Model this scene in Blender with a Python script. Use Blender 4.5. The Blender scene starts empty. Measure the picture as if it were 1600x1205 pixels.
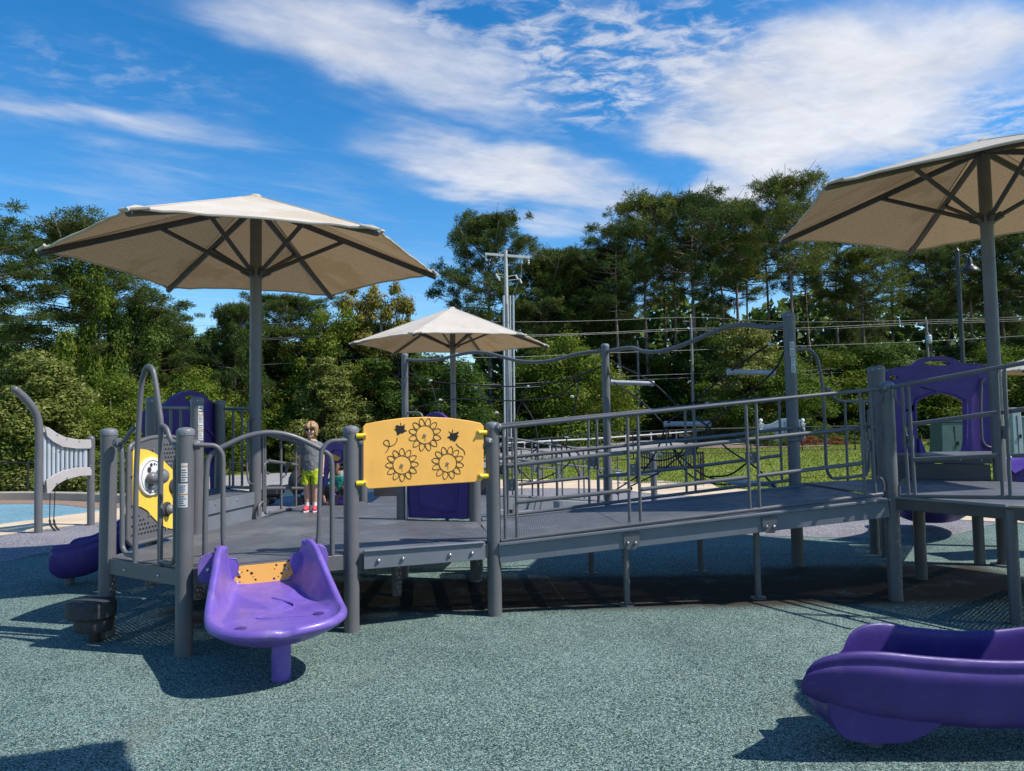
import bpy, bmesh, math, random
import numpy as np
from mathutils import Vector, Matrix
from mathutils.geometry import tessellate_polygon
random.seed(7); rng = np.random.default_rng(7)
S = bpy.context.scene
COL = S.collection
R_ = math.radians

# ---------------------------------------------------------------- survey helpers
# The place was measured from the photograph: a sight line through a photo pixel (1600 x 1205) is met with
# the ground, with a deck level or with a vertical plane through two posts, which gives metres.
FP, EYE, ROLL = 1111.0, 1.7, 0.0165
PIT = math.atan((662 - 602.5) / FP)
_cp, _sp, _cr, _sr = math.cos(PIT), math.sin(PIT), math.cos(ROLL), math.sin(ROLL)
_d = Vector((0, _cp, _sp)); _r0 = Vector((1, 0, 0)); _u0 = Vector((0, -_sp, _cp))
_R = _r0 * _cr - _u0 * _sr; _U = _u0 * _cr + _r0 * _sr
def ray(x, y): return _d + _R * ((x - 800) / FP) - _U * ((y - 602.5) / FP)
def G(x, y, z=0.0):
    v = ray(x, y); t = (z - EYE) / v.z
    return Vector((v.x * t, v.y * t, z))
def D(x, y, Y):
    v = ray(x, y); t = Y / v.y
    return Vector((v.x * t, Y, EYE + v.z * t))
class Plane:
    """vertical plane through plan points A and B; off = metres moved towards the camera side"""
    def __init__(s, A, B, off=0.0):
        s.A = Vector((A[0], A[1], 0)); t = Vector((B[0] - A[0], B[1] - A[1], 0)); s.L = t.length
        s.t = t.normalized(); s.n = Vector((s.t.y, -s.t.x, 0))
        if s.n.dot(-s.A) < 0: s.n = -s.n
        s.A = s.A + s.n * off
    def uv(s, x, y):
        v = ray(x, y); o = Vector((0, 0, EYE)); k = (s.A - o).dot(s.n) / v.dot(s.n); p = o + v * k
        return ((p - s.A).dot(s.t), p.z)
    def p(s, x, y, off=0.0):
        u, z = s.uv(x, y); return s.w(u, z, off)
    def w(s, u, z, off=0.0):
        q = s.A + s.t * u + s.n * off; return Vector((q.x, q.y, z))

# ---------------------------------------------------------------- objects
BASE = {}
def empty(name, loc, label, cat, group=None):
    o = bpy.data.objects.new(name, None); o.empty_display_size = 0.1; COL.objects.link(o); o.location = loc
    BASE[o] = Vector(loc); tag(o, label, cat, group); return o
def tag(o, label=None, cat=None, group=None, kind=None):
    if label: o['label'] = label
    if cat: o['category'] = cat
    if group: o['group'] = group
    if kind: o['kind'] = kind
    return o
def base_of(o):
    return BASE.get(o, Vector((0, 0, 0)))
def link_mesh(name, V, F, mats, parent=None, smooth=False, fm=None, origin=None, autos=None):
    b = base_of(parent) if parent else Vector(origin or (0, 0, 0))
    me = bpy.data.meshes.new(name)
    V = np.asarray([tuple(v) for v in V], dtype=np.float64).reshape(-1, 3) - np.array(tuple(b))
    me.from_pydata(V.tolist(), [], F)
    if not isinstance(mats, (list, tuple)): mats = [mats]
    for m in mats: me.materials.append(m)
    if fm: me.polygons.foreach_set('material_index', fm)
    if smooth or autos:
        me.polygons.foreach_set('use_smooth', [True] * len(me.polygons))
    me.update()
    o = bpy.data.objects.new(name, me); COL.objects.link(o)
    if parent: o.parent = parent
    else: o.location = b
    BASE[o] = b
    if autos:
        me.set_sharp_from_angle(angle=R_(autos))
    return o

class MB:
    def __init__(s): s.V = []; s.F = []; s.M = []
    def add(s, V, F, m=0):
        b = len(s.V); s.V += [tuple(v) for v in V]; s.F += [tuple(i + b for i in f) for f in F]; s.M += [m] * len(F); return s
    def build(s, name, mats, parent=None, smooth=False, autos=40, origin=None, bevel=0, seg=2, kind=None):
        o = link_mesh(name, s.V, s.F, mats, parent, smooth, s.M, origin, autos)
        if bevel:
            md = o.modifiers.new('bevel', 'BEVEL'); md.width = bevel; md.segments = seg; md.limit_method = 'ANGLE'; md.angle_limit = R_(38)
        if kind: o['kind'] = kind
        return o
    def tube(s, pts, r, n=12, m=0, cap=True, closed=False):
        P = [Vector(p) for p in pts]
        rr = r if isinstance(r, (list, tuple)) else [r] * len(P)
        V, F = [], []; k = len(P); up = None
        for i in range(k):
            a = P[(i - 1) % k] if (i or closed) else P[i]; b = P[(i + 1) % k] if (i < k - 1 or closed) else P[i]
            t = (b - a).normalized()
            if up is None:
                up = t.orthogonal().normalized()
            else:
                up = up - t * up.dot(t)
                up = up.normalized() if up.length > 1e-6 else t.orthogonal().normalized()
            w = t.cross(up)
            for j in range(n):
                q = 2 * math.pi * j / n; V.append(P[i] + (up * math.cos(q) + w * math.sin(q)) * rr[i])
        for i in range(k if closed else k - 1):
            for j in range(n):
                a = i * n + j; b = i * n + (j + 1) % n; c = ((i + 1) % k) * n + (j + 1) % n; e = ((i + 1) % k) * n + j
                F.append((a, b, c, e))
        if cap and not closed:
            F.append(tuple(range(n))[::-1]); F.append(tuple((k - 1) * n + j for j in range(n)))
        return s.add(V, F, m)
    def box(s, c, sx, sy, sz, rz=0, m=0, ch=0.0):
        """chamfered box, centre c"""
        c = Vector(c); X = Matrix.Rotation(rz, 3, 'Z')
        hx, hy, hz = sx / 2, sy / 2, sz / 2; ch = min(ch, hx * .9, hy * .9, hz * .9)
        if ch <= 0:
            V = [c + X @ Vector((a * hx, b * hy, d * hz)) for d in (-1, 1) for b in (-1, 1) for a in (-1, 1)]
            return s.add(V, [(0, 2, 3, 1), (4, 5, 7, 6), (0, 1, 5, 4), (2, 6, 7, 3), (0, 4, 6, 2), (1, 3, 7, 5)], m)
        V = []
        for z, ins in ((-hz, ch), (-hz + ch, 0), (hz - ch, 0), (hz, ch)):
            x, y = hx - ins, hy - ins
            for px, py in ((-x + ch, -y), (x - ch, -y), (x, -y + ch), (x, y - ch), (x - ch, y), (-x + ch, y), (-x, y - ch), (-x, -y + ch)):
                V.append(c + X @ Vector((px, py, z)))
        F = [tuple(range(8))[::-1]]
        for k in range(3):
            for j in range(8): F.append((k * 8 + j, k * 8 + (j + 1) % 8, (k + 1) * 8 + (j + 1) % 8, (k + 1) * 8 + j))
        F.append(tuple(24 + j for j in range(8)))
        return s.add(V, F, m)
    def bar(s, a, b, w, h, m=0, ch=0.0):
        """rectangular bar from a to b; w across (horizontal), h in height"""
        a, b = Vector(a), Vector(b); t = (b - a); L = t.length; t.normalize()
        sd = Vector((t.y, -t.x, 0)); sd = sd.normalized() if sd.length > 1e-4 else Vector((1, 0, 0)); up = sd.cross(t)
        if up.z < 0: up = -up
        V = []
        for q in (a, b):
            for i, j in ((-1, -1), (1, -1), (1, 1), (-1, 1)): V.append(q + sd * (i * w / 2) + up * (j * h / 2))
        return s.add(V, [(0, 1, 2, 3)[::-1], (4, 5, 6, 7), (0, 1, 5, 4), (1, 2, 6, 5), (2, 3, 7, 6), (3, 0, 4, 7)], m)
    def lathe(s, prof, c=(0, 0, 0), n=24, m=0, axis=None):
        """prof = (r, z) list turned about the vertical through c (or about 'axis')"""
        c = Vector(c); V, F = [], []
        if axis is None: ex, ey, ez = Vector((1, 0, 0)), Vector((0, 1, 0)), Vector((0, 0, 1))
        else:
            ez = Vector(axis).normalized(); ex = ez.orthogonal().normalized(); ey = ez.cross(ex)
        for r, z in prof:
            for j in range(n):
                q = 2 * math.pi * j / n; V.append(c + ex * (r * math.cos(q)) + ey * (r * math.sin(q)) + ez * z)
        for i in range(len(prof) - 1):
            for j in range(n): F.append((i * n + j, i * n + (j + 1) % n, (i + 1) * n + (j + 1) % n, (i + 1) * n + j))
        if prof[0][0] > 1e-5: F.append(tuple(range(n))[::-1])
        if prof[-1][0] > 1e-5: F.append(tuple((len(prof) - 1) * n + j for j in range(n)))
        return s.add(V, F, m)
    def ball(s, c, r, n=16, m=0, sc=(1, 1, 1)):
        c = Vector(c); V, F = [], []; k = n // 2
        for i in range(k + 1):
            a = -math.pi / 2 + math.pi * i / k
            for j in range(n):
                q = 2 * math.pi * j / n
                V.append(c + Vector((r * sc[0] * math.cos(a) * math.cos(q), r * sc[1] * math.cos(a) * math.sin(q), r * sc[2] * math.sin(a))))
        for i in range(k):
            for j in range(n): F.append((i * n + j, i * n + (j + 1) % n, (i + 1) * n + (j + 1) % n, (i + 1) * n + j))
        return s.add(V, F, m)
    def prism(s, loops, frame, th, m=0):
        """flat plate: loops[0] outline + holes, in (u, z) of frame(u, z, off); th = thickness (off from 0 to th)"""
        polys = [[Vector((u, z, 0)) for u, z in lp] for lp in loops]
        tris = tessellate_polygon(polys); flat = [q for lp in loops for q in lp]; n = len(flat)
        V = [frame(u, z, th) for u, z in flat] + [frame(u, z, 0) for u, z in flat]
        F = []
        nrm = frame(0, 0, 1) - frame(0, 0, 0)
        for t in tris:
            a, b, c = (V[i] for i in t)
            if (b - a).cross(c - a).dot(nrm) < 0: t = t[::-1]
            F.append(tuple(t)); F.append(tuple(i + n for i in t[::-1]))
        o = 0
        for lp in loops:
            k = len(lp)
            for j in range(k):
                a, b = o + j, o + (j + 1) % k
                F.append((a, b, b + n, a + n))
            o += k
        return s.add(V, F, m)
    def slab(s, poly, ztop, th, m=0):
        """horizontal slab from a plan polygon; ztop a number or a function of (x, y)"""
        f = ztop if callable(ztop) else (lambda x, y: ztop)
        n = len(poly); V = [Vector((x, y, f(x, y))) for x, y in poly] + [Vector((x, y, f(x, y) - th)) for x, y in poly]
        area = sum(poly[i][0] * poly[(i + 1) % n][1] - poly[(i + 1) % n][0] * poly[i][1] for i in range(n))
        tr = tessellate_polygon([[Vector((x, y, 0)) for x, y in poly]]); F = []
        for t in tr:
            a, b, c = (V[i] for i in t)
            if (b - a).cross(c - a).z < 0: t = t[::-1]
            F.append(tuple(t)); F.append(tuple(i + n for i in t[::-1]))
        for j in range(n):
            a, b = j, (j + 1) % n
            F.append((a, a + n, b + n, b) if area > 0 else (a, b, b + n, a + n))
        return s.add(V, F, m)

def smooth_path(pts, n=6, closed=False):
    P = [Vector(p) for p in pts]; out = []; k = len(P)
    for i in range(k if closed else k - 1):
        a = P[(i - 1) % k] if (closed or i) else P[0] * 2 - P[1]
        b, c = P[i], P[(i + 1) % k]
        d = P[(i + 2) % k] if (closed or i < k - 2) else P[-1] * 2 - P[-2]
        for j in range(n):
            t = j / n
            out.append(0.5 * ((2 * b) + (c - a) * t + (2 * a - 5 * b + 4 * c - d) * t * t + (3 * b - a - 3 * c + d) * t ** 3))
    if not closed: out.append(P[-1])
    return out
def fillet(pts, r=0.06, n=5):
    """polyline with rounded corners (bent tube)"""
    P = [Vector(p) for p in pts]; out = [P[0]]
    for i in range(1, len(P) - 1):
        a, b, c = P[i - 1], P[i], P[i + 1]; d1 = (a - b); d2 = (c - b)
        k = min(r, d1.length * .48, d2.length * .48); p = b + d1.normalized() * k; q = b + d2.normalized() * k
        for j in range(n + 1):
            t = j / n; out.append(p * (1 - t) ** 2 + b * 2 * t * (1 - t) + q * t * t)
    out.append(P[-1]); return out
def circ(cu, cz, ru, rz=None, n=16, a0=0):
    rz = ru if rz is None else rz
    return [(cu + ru * math.cos(a0 + 2 * math.pi * i / n), cz + rz * math.sin(a0 + 2 * math.pi * i / n)) for i in range(n)]
def inset(poly, d):
    """shrink a convex-ish plan polygon by d"""
    n = len(poly); ar = sum(poly[i][0] * poly[(i + 1) % n][1] - poly[(i + 1) % n][0] * poly[i][1] for i in range(n)); sg = 1 if ar > 0 else -1
    out = []
    for i in range(n):
        p0, p1, p2 = Vector(poly[i - 1]), Vector(poly[i]), Vector(poly[(i + 1) % n])
        e1 = (p1 - p0).normalized(); e2 = (p2 - p1).normalized(); n1 = Vector((-e1.y, e1.x)) * sg; n2 = Vector((-e2.y, e2.x)) * sg
        b = (n1 + n2); b = b / max(.35, b.dot(n1)) * 1.0
        out.append(tuple(p1 + b * d))
    return out

# ---------------------------------------------------------------- materials
class NT:
    def __init__(s, nt): s.nt = nt; s.N = nt.nodes; s.L = nt.links
    def n(s, typ, **kw):
        nd = s.N.new(typ)
        for k, v in kw.items():
            if k in ('op',): nd.operation = v
            elif hasattr(nd, k): setattr(nd, k, v)
        return nd
    def put(s, sock, v):
        if isinstance(v, bpy.types.NodeSocket): s.L.new(v, sock)
        elif v is not None: sock.default_value = v
    def m(s, op, a, b=None, c=None, clamp=False):
        nd = s.N.new('ShaderNodeMath'); nd.operation = op; nd.use_clamp = clamp
        s.put(nd.inputs[0], a)
        if b is not None: s.put(nd.inputs[1], b)
        if c is not None: s.put(nd.inputs[2], c)
        return nd.outputs[0]
    def v(s, op, a, b=None, sc=None):
        nd = s.N.new('ShaderNodeVectorMath'); nd.operation = op; s.put(nd.inputs[0], a)
        if b is not None: s.put(nd.inputs[1], b)
        if sc is not None: s.put(nd.inputs['Scale'], sc)
        return nd.outputs['Value'] if op in ('LENGTH', 'DOT_PRODUCT', 'DISTANCE') else nd.outputs[0]
    def noise(s, vec, scale, det=4, rough=.55, dist=0.0):
        nd = s.N.new('ShaderNodeTexNoise'); s.put(nd.inputs['Vector'], vec); s.put(nd.inputs['Scale'], scale)
        nd.inputs['Detail'].default_value = det; nd.inputs['Roughness'].default_value = rough; nd.inputs['Distortion'].default_value = dist
        return nd.outputs['Fac']
    def ramp(s, f, a, b, lo=0.0, hi=1.0, smooth=True):
        nd = s.N.new('ShaderNodeMapRange'); nd.interpolation_type = 'SMOOTHSTEP' if smooth else 'LINEAR'
        s.put(nd.inputs[0], f); s.put(nd.inputs[1], a); s.put(nd.inputs[2], b); s.put(nd.inputs[3], lo); s.put(nd.inputs[4], hi)
        return nd.outputs[0]
    def mix(s, f, a, b):
        nd = s.N.new('ShaderNodeMix'); nd.data_type = 'RGBA'; s.put(nd.inputs[0], f)
        s.put(nd.inputs[6], a if isinstance(a, bpy.types.NodeSocket) else (*a, 1)); s.put(nd.inputs[7], b if isinstance(b, bpy.types.NodeSocket) else (*b, 1))
        return nd.outputs[2]
def new_mat(name):
    m = bpy.data.materials.new(name); m.use_nodes = True; t = NT(m.node_tree); t.N.clear()
    out = t.n('ShaderNodeOutputMaterial'); return m, t, out
def world_pos(t):
    return t.n('ShaderNodeNewGeometry').outputs['Position']
def bsdf(t, out, col, rough=.5, metal=0.0, spec=.5, bump=None, bd=.01, bs=.3, **kw):
    b = t.n('ShaderNodeBsdfPrincipled')
    t.put(b.inputs['Base Color'], col if isinstance(col, bpy.types.NodeSocket) else (*col, 1))
    t.put(b.inputs['Roughness'], rough); t.put(b.inputs['Metallic'], metal); t.put(b.inputs['Specular IOR Level'], spec)
    for k, v in kw.items(): t.put(b.inputs[k], v)
    if bump is not None:
        bn = t.n('ShaderNodeBump'); t.put(bn.inputs['Height'], bump); bn.inputs['Distance'].default_value = bd; bn.inputs['Strength'].default_value = bs
        t.L.new(bn.outputs[0], b.inputs['Normal'])
    if out is not None: t.L.new(b.outputs[0], out.inputs[0])
    return b
MAT = {}
def paint(name, col, rough=.45, var=.12, scale=3.0, bscale=900, bs=.15, dirt=None, dirt_amt=.3, metal=0.0, spec=.5, coat=0.0, scuff=0.0):
    m, t, out = new_mat(name); p = world_pos(t)
    f = t.ramp(t.noise(p, scale, 6, .6), .3, .72)
    a = tuple(c * (1 - var) for c in col); b = tuple(min(1, c * (1 + var)) for c in col)
    c = t.mix(f, a, b)
    if dirt:
        g = t.ramp(t.noise(t.v('MULTIPLY', p, (1, 1, .35)), 5.5, 8, .68), .55, .8, 0, dirt_amt); c = t.mix(g, c, dirt)
    sr = 0
    if scuff:      # pale scratches and dusty rub marks
        s1 = t.ramp(t.noise(t.v('MULTIPLY', p, (14, 60, 14)), 1, 5, .7, .3), .63, .70, 0, scuff); s2 = t.ramp(t.noise(t.v('ADD', p, (5, 3, 1)), 7, 8, .75), .52, .72, 0, scuff * .8)
        sr = t.m('MAXIMUM', s1, s2); c = t.mix(sr, c, tuple(min(1, x * .6 + .16) for x in col))
    rg = t.m('ADD', t.ramp(t.noise(p, 11, 5, .6), .3, .7, rough - .07, rough + .1), t.m('MULTIPLY', sr, .4) if scuff else 0)
    bsdf(t, out, c, rg, metal, spec, bump=t.noise(p, bscale, 2), bd=.001, bs=bs, **({'Coat Weight': coat} if coat else {}))
    MAT[name] = m; return m
# ---------------------------------------------------------------- paints and plastics
paint('steel', (.118, .118, .126), .42, .08, 2.5, 700, .12, (.07, .065, .06), .35)
paint('steel_dark', (.062, .058, .06), .45, .1, 2.5, 700, .12, (.05, .045, .04), .35)
paint('cap', (.15, .158, .178), .5, .08)
paint('riser', (.15, .165, .19), .5, .1, 3, 700, .12, (.22, .22, .21), .35)
paint('purple', (.155, .092, .41), .36, .12, 6, 500, .1, (.27, .235, .38), .55, coat=.1, scuff=.5)
paint('purple_deep', (.060, .034, .195), .42, .12, 4, 500, .1, (.12, .09, .23), .25, spec=.3, scuff=.22)
paint('ochre', (.95, .49, .10), .5, .05, 5, 900, .1, (.5, .33, .14), .3)
paint('yellow', (.84, .58, .08), .42, .06, 5, 900, .1, (.55, .4, .1), .3)
paint('bright_yellow', (.80, .56, .02), .4, .05)
paint('white', (.72, .72, .70), .5, .06, 6, 500, .1, (.4, .38, .34), .4)
paint('sticker', (.56, .56, .55), .55, .05)
paint('print_black', (.035, .035, .04), .6, .1)
paint('print_orange', (.5, .2, .04), .6, .1)
paint('groove', (.012, .011, .012), .8, .1)
paint('black_metal', (.018, .018, .02), .4, .2)
paint('black_rubber', (.042, .038, .039), .8, .25, 30, 300, .5, (.08, .075, .07), .3)
paint('rope', (.022, .02, .022), .85, .3, 60, 900, .5)
paint('pale_panel', (.42, .385, .37), .5, .06, 4, 700, .1, (.3, .27, .24), .3)
paint('pipe_pale', (.42, .46, .50), .35, .06)
paint('tube_grey', (.40, .41, .45), .5, .08, 8, 700, .1, (.25, .25, .25), .35)
paint('galv', (.45, .47, .49), .38, .12, 6, 400, .1, (.3, .3, .3), .4, metal=.35)
paint('bolt', (.55, .55, .55), .3, .1, metal=.9)
paint('knob', (.16, .165, .175), .38, .08)
paint('pole_wood', (.20, .185, .16), .8, .25, 4, 60, .6, (.1, .085, .07), .5)
paint('concrete_pole', (.46, .45, .43), .8, .1, 3, 60, .4)
paint('wire', (.20, .21, .21), .5, .1)
paint('cabinet_green', (.055, .105, .095), .5, .12)
paint('cabinet_pale', (.30, .36, .38), .5, .08)
paint('sign_blue', (.38, .45, .50), .5, .06)
paint('sign_ink', (.05, .07, .1), .6, .1)
paint('tan_concrete', (.60, .47, .32), .85, .12, 1.2, 150, .5, (.36, .28, .2), .5)
paint('kerb', (.40, .34, .26), .85, .15, 1.2, 90, .5, (.2, .16, .12), .6)
paint('road', (.33, .32, .31), .9, .1, .35, 60, .4, (.22, .2, .19), .5)
paint('mulch', (.26, .17, .115), .95, .45, 35, 60, .8, (.12, .07, .045), .6)
paint('frame_white', (.62, .62, .6), .5, .1)
paint('skin', (.60, .34, .235), .5, .05, 12, 300, .1)
paint('skin_dark', (.22, .115, .075), .5, .05, 12, 300, .1)
paint('hair_blond', (.37, .23, .115), .55, .35, 60, 500, .4)
paint('hair_dark', (.03, .02, .016), .55, .3, 60, 500, .4)
paint('shirt_grey', (.17, .175, .185), .9, .12, 90, 1500, .3)
paint('shirt_print', (.62, .6, .57), .85, .08, 40)
paint('shorts_lime', (.42, .50, .02), .8, .08, 30)
paint('shoe_red', (.60, .06, .09), .6, .12, 40)
paint('sock', (.72, .72, .72), .9, .05)
paint('shirt_teal', (.02, .28, .24), .85, .1, 60)
paint('shirt_green', (.16, .38, .03), .85, .1, 60)
paint('trouser_dark', (.03, .025, .03), .85, .1, 60)
paint('glasses', (.012, .012, .014), .12, .05)
paint('bag', (.02, .02, .023), .7, .2, 20)
paint('far_house', (.5, .5, .48), .8, .08)

def perforated(name, col, a=.036, r=.0062, rough=.5, dusty=(.25, .255, .27)):
    """powder-coated sheet with real punched holes (staggered grid, see-through)"""
    m, t, out = new_mat(name); p = world_pos(t)
    pr_ = t.v('SCALE', p, sc=1.0 / a)
    def hole(off):
        q = t.v('ADD', pr_, off); f = t.v('FRACTION', q); g = t.v('SUBTRACT', f, (.5, .5, .5)); g = t.v('MULTIPLY', g, (1, 1, 0))
        return t.v('LENGTH', g)
    dmin = t.m('MINIMUM', hole((0, 0, 0)), hole((.5, .5, 0)))
    nrm = t.n('ShaderNodeNewGeometry').outputs['Normal']
    sx = t.n('ShaderNodeSeparateXYZ'); t.L.new(nrm, sx.inputs[0])
    flat = t.m('GREATER_THAN', t.m('ABSOLUTE', sx.outputs[2]), .8)
    h = t.m('MULTIPLY', t.m('LESS_THAN', dmin, r / a), flat)
    rim = t.ramp(dmin, r / a, r / a * 1.5, 1, 0)
    f = t.ramp(t.noise(p, 2.2, 7, .65), .35, .7)
    c = t.mix(f, tuple(x * .9 for x in col), tuple(x * 1.12 for x in col))
    g = t.ramp(t.noise(p, 1.3, 8, .72), .46, .74, 0, .6); c = t.mix(g, c, dusty); g2 = t.ramp(t.noise(t.v('ADD', p, (9, 4, 0)), 4.5, 7, .7), .55, .75, 0, .45); c = t.mix(g2, c, (.20, .18, .145))
    b = bsdf(t, None, c, t.ramp(t.noise(p, 7, 5), .3, .7, rough - .1, rough + .12), bump=t.m('MULTIPLY', rim, -1), bd=.003, bs=.5)
    tr = t.n('ShaderNodeBsdfTransparent'); mx = t.n('ShaderNodeMixShader')
    t.L.new(h, mx.inputs[0]); t.L.new(b.outputs[0], mx.inputs[1]); t.L.new(tr.outputs[0], mx.inputs[2]); t.L.new(mx.outputs[0], out.inputs[0])
    MAT[name] = m
perforated('deck', (.108, .116, .132), a=.046, r=.0066)

def granule(name, dark, mid, light, wd=.34, wl=.24, sc=95, tint=None):
    """poured rubber: chips of three colours bound together"""
    m, t, out = new_mat(name); p = world_pos(t)
    wv = t.v('ADD', p, t.v('SCALE', t.n('ShaderNodeTexNoise').outputs['Color'], sc=.0))
    vo = t.n('ShaderNodeTexVoronoi'); vo.inputs['Scale'].default_value = sc; t.L.new(wv, vo.inputs['Vector'])
    sp = t.n('ShaderNodeSeparateColor'); t.L.new(vo.outputs['Color'], sp.inputs[0])
    big = t.noise(p, .55, 5, .6); big2 = t.noise(p, 2.7, 4, .6)
    k = t.m('ADD', sp.outputs[0], t.m('ADD', t.m('MULTIPLY', t.m('SUBTRACT', big, .5), .5), t.m('MULTIPLY', t.m('SUBTRACT', big2, .5), .22)))
    c = t.mix(t.ramp(k, wd - .07, wd + .07), dark, mid)
    c = t.mix(t.ramp(k, 1 - wl - .08, 1 - wl + .08), c, light)
    hue = t.mix(sp.outputs[1], (.85, .95, 1.1), (1.12, 1.05, .92))
    mu = t.n('ShaderNodeMix'); mu.data_type = 'RGBA'; mu.blend_type = 'MULTIPLY'; mu.inputs[0].default_value = 1
    t.L.new(c, mu.inputs[6]); t.L.new(hue, mu.inputs[7]); c = mu.outputs[2]
    # leaf litter and tannin stains: irregular warm patches
    st = t.ramp(t.noise(p, .8, 7, .7, .6), .56, .74, 0, .42); c = t.mix(st, c, (.17, .16, .115))
    st2 = t.ramp(t.noise(t.v('ADD', p, (31, 7, 0)), .6, 6, .65), .6, .78, 0, .4); c = t.mix(st2, c, (.13, .19, .2))
    if tint: c = tint(t, p, c)
    bsdf(t, out, c, .85, spec=.25, bump=t.m('ADD', t.m('MULTIPLY', vo.outputs['Distance'], -1), t.noise(p, 260, 2)), bd=.004, bs=.7)
    MAT[name] = m
def debris_shade(t, p, c):
    """brown pine litter under the decks, darkened and bounded to paint in their shade"""
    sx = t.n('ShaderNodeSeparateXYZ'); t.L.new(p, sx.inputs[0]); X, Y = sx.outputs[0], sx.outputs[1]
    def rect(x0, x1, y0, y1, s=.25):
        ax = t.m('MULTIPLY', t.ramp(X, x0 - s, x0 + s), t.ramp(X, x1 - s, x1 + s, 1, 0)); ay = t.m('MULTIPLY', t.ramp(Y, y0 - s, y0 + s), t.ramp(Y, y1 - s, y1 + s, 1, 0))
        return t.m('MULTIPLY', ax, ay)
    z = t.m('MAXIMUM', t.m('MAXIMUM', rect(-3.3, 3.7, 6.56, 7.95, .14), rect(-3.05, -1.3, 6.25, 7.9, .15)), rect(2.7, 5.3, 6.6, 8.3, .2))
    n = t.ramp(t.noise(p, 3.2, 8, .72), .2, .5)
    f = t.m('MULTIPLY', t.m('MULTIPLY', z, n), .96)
    chip = t.mix(t.noise(p, 70, 3, .7), (.012, .009, .007), (.06, .043, .030))  # litter brown taken down to near black, painting in the deck shade
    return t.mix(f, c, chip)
granule('rubber_teal', (.016, .036, .036), (.098, .168, .148), (.31, .40, .36), .34, .25, sc=165, tint=debris_shade)
granule('rubber_blue', (.06, .14, .18), (.15, .30, .36), (.34, .50, .55), .3, .25, sc=130)
granule('rubber_grey', (.06, .058, .07), (.20, .19, .205), (.46, .43, .44), .32, .26, sc=130)

def fabric(name):
    """knitted shade cloth: lets a share of the sun glow through"""
    m, t, out = new_mat(name); p = world_pos(t)
    w = t.n('ShaderNodeTexWave'); w.inputs['Scale'].default_value = 26; w.inputs['Distortion'].default_value = 3; w.inputs['Detail'].default_value = 3; t.L.new(p, w.inputs['Vector'])
    f = t.noise(p, 1.6, 7, .65); th = t.noise(t.v('MULTIPLY', p, (38, 38, 110)), 1, 4, .75)
    c = t.mix(t.ramp(f, .3, .7), (.66, .59, .50), (.75, .685, .60)); c = t.mix(t.ramp(th, .3, .7, 0, .3), c, (.55, .47, .38))
    st = t.ramp(t.noise(p, .75, 5, .62, .4), .55, .60, 0, .5); c = t.mix(st, c, (.58, .47, .32))
    under_shade = t.mix(t.ramp(th, .35, .65, 0, .8), (.25, .196, .120), (.15, .113, .064)); under_shade = t.mix(st, under_shade, (.165, .115, .055))
    c = t.mix(t.n('ShaderNodeNewGeometry').outputs['Backfacing'], c, under_shade)      # underside recoloured darker to paint in its shade
    b = t.n('ShaderNodeBsdfDiffuse'); t.L.new(c, b.inputs[0]); b.inputs[1].default_value = .3
    bn = t.n('ShaderNodeBump'); bn.inputs['Distance'].default_value = .02; bn.inputs['Strength'].default_value = .2
    t.L.new(t.m('ADD', t.m('MULTIPLY', th, .3), t.noise(t.v('MULTIPLY', p, (3, 3, 3)), 1, 5, .6)), bn.inputs['Height']); t.L.new(bn.outputs[0], b.inputs['Normal'])
    tl = t.n('ShaderNodeBsdfTranslucent'); tc = t.mix(st, (.62, .43, .24), (.42, .28, .12)); t.L.new(t.mix(t.ramp(th, .3, .7, 0, .45), tc, (.36, .24, .12)), tl.inputs[0])
    mx = t.n('ShaderNodeMixShader'); mx.inputs[0].default_value = .20
    t.L.new(b.outputs[0], mx.inputs[1]); t.L.new(tl.outputs[0], mx.inputs[2]); t.L.new(mx.outputs[0], out.inputs[0]); MAT[name] = m
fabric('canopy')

def leaf(name, a, b_, tr=.35, hi=None):
    m, t, out = new_mat(name); g = t.n('ShaderNodeNewGeometry'); oi = t.n('ShaderNodeObjectInfo')
    r = g.outputs['Random Per Island']
    c = t.mix(r, a, b_)
    if hi: c = t.mix(t.ramp(r, .86, .95, 0, 1), c, hi)
    hv = t.n('ShaderNodeHueSaturation'); t.L.new(c, hv.inputs['Color'])
    t.L.new(t.ramp(oi.outputs['Random'], 0, 1, .485, .512, False), hv.inputs['Hue']); t.L.new(t.ramp(oi.outputs['Random'], 0, 1, 1.12, .85, False), hv.inputs['Value'])
    c = hv.outputs[0]
    d = t.n('ShaderNodeBsdfPrincipled'); t.L.new(c, d.inputs['Base Color']); d.inputs['Roughness'].default_value = .5; d.inputs['Specular IOR Level'].default_value = .14
    tl = t.n('ShaderNodeBsdfTranslucent'); t.L.new(c, tl.inputs[0])
    mx = t.n('ShaderNodeMixShader'); mx.inputs[0].default_value = tr
    t.L.new(d.outputs[0], mx.inputs[1]); t.L.new(tl.outputs[0], mx.inputs[2]); t.L.new(mx.outputs[0], out.inputs[0]); MAT[name] = m
leaf('needle', (.058, .10, .016), (.18, .215, .04), .3, (.29, .25, .06))
leaf('needle_dark', (.034, .068, .015), (.115, .155, .034), .3)
leaf('leaf_mid', (.055, .115, .010), (.175, .225, .026), .38, (.28, .30, .05))
leaf('leaf_light', (.10, .14, .02), (.26, .28, .065), .38, (.42, .41, .17))
leaf('leaf_dark', (.032, .078, .013), (.115, .17, .028), .36)
leaf('leaf_yellow', (.16, .155, .03), (.36, .29, .06), .36, (.42, .31, .1))
leaf('leaf_red', (.20, .06, .02), (.36, .14, .04), .3)
leaf('grass_blade', (.15, .21, .022), (.27, .31, .045), .35, (.34, .34, .09))
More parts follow.
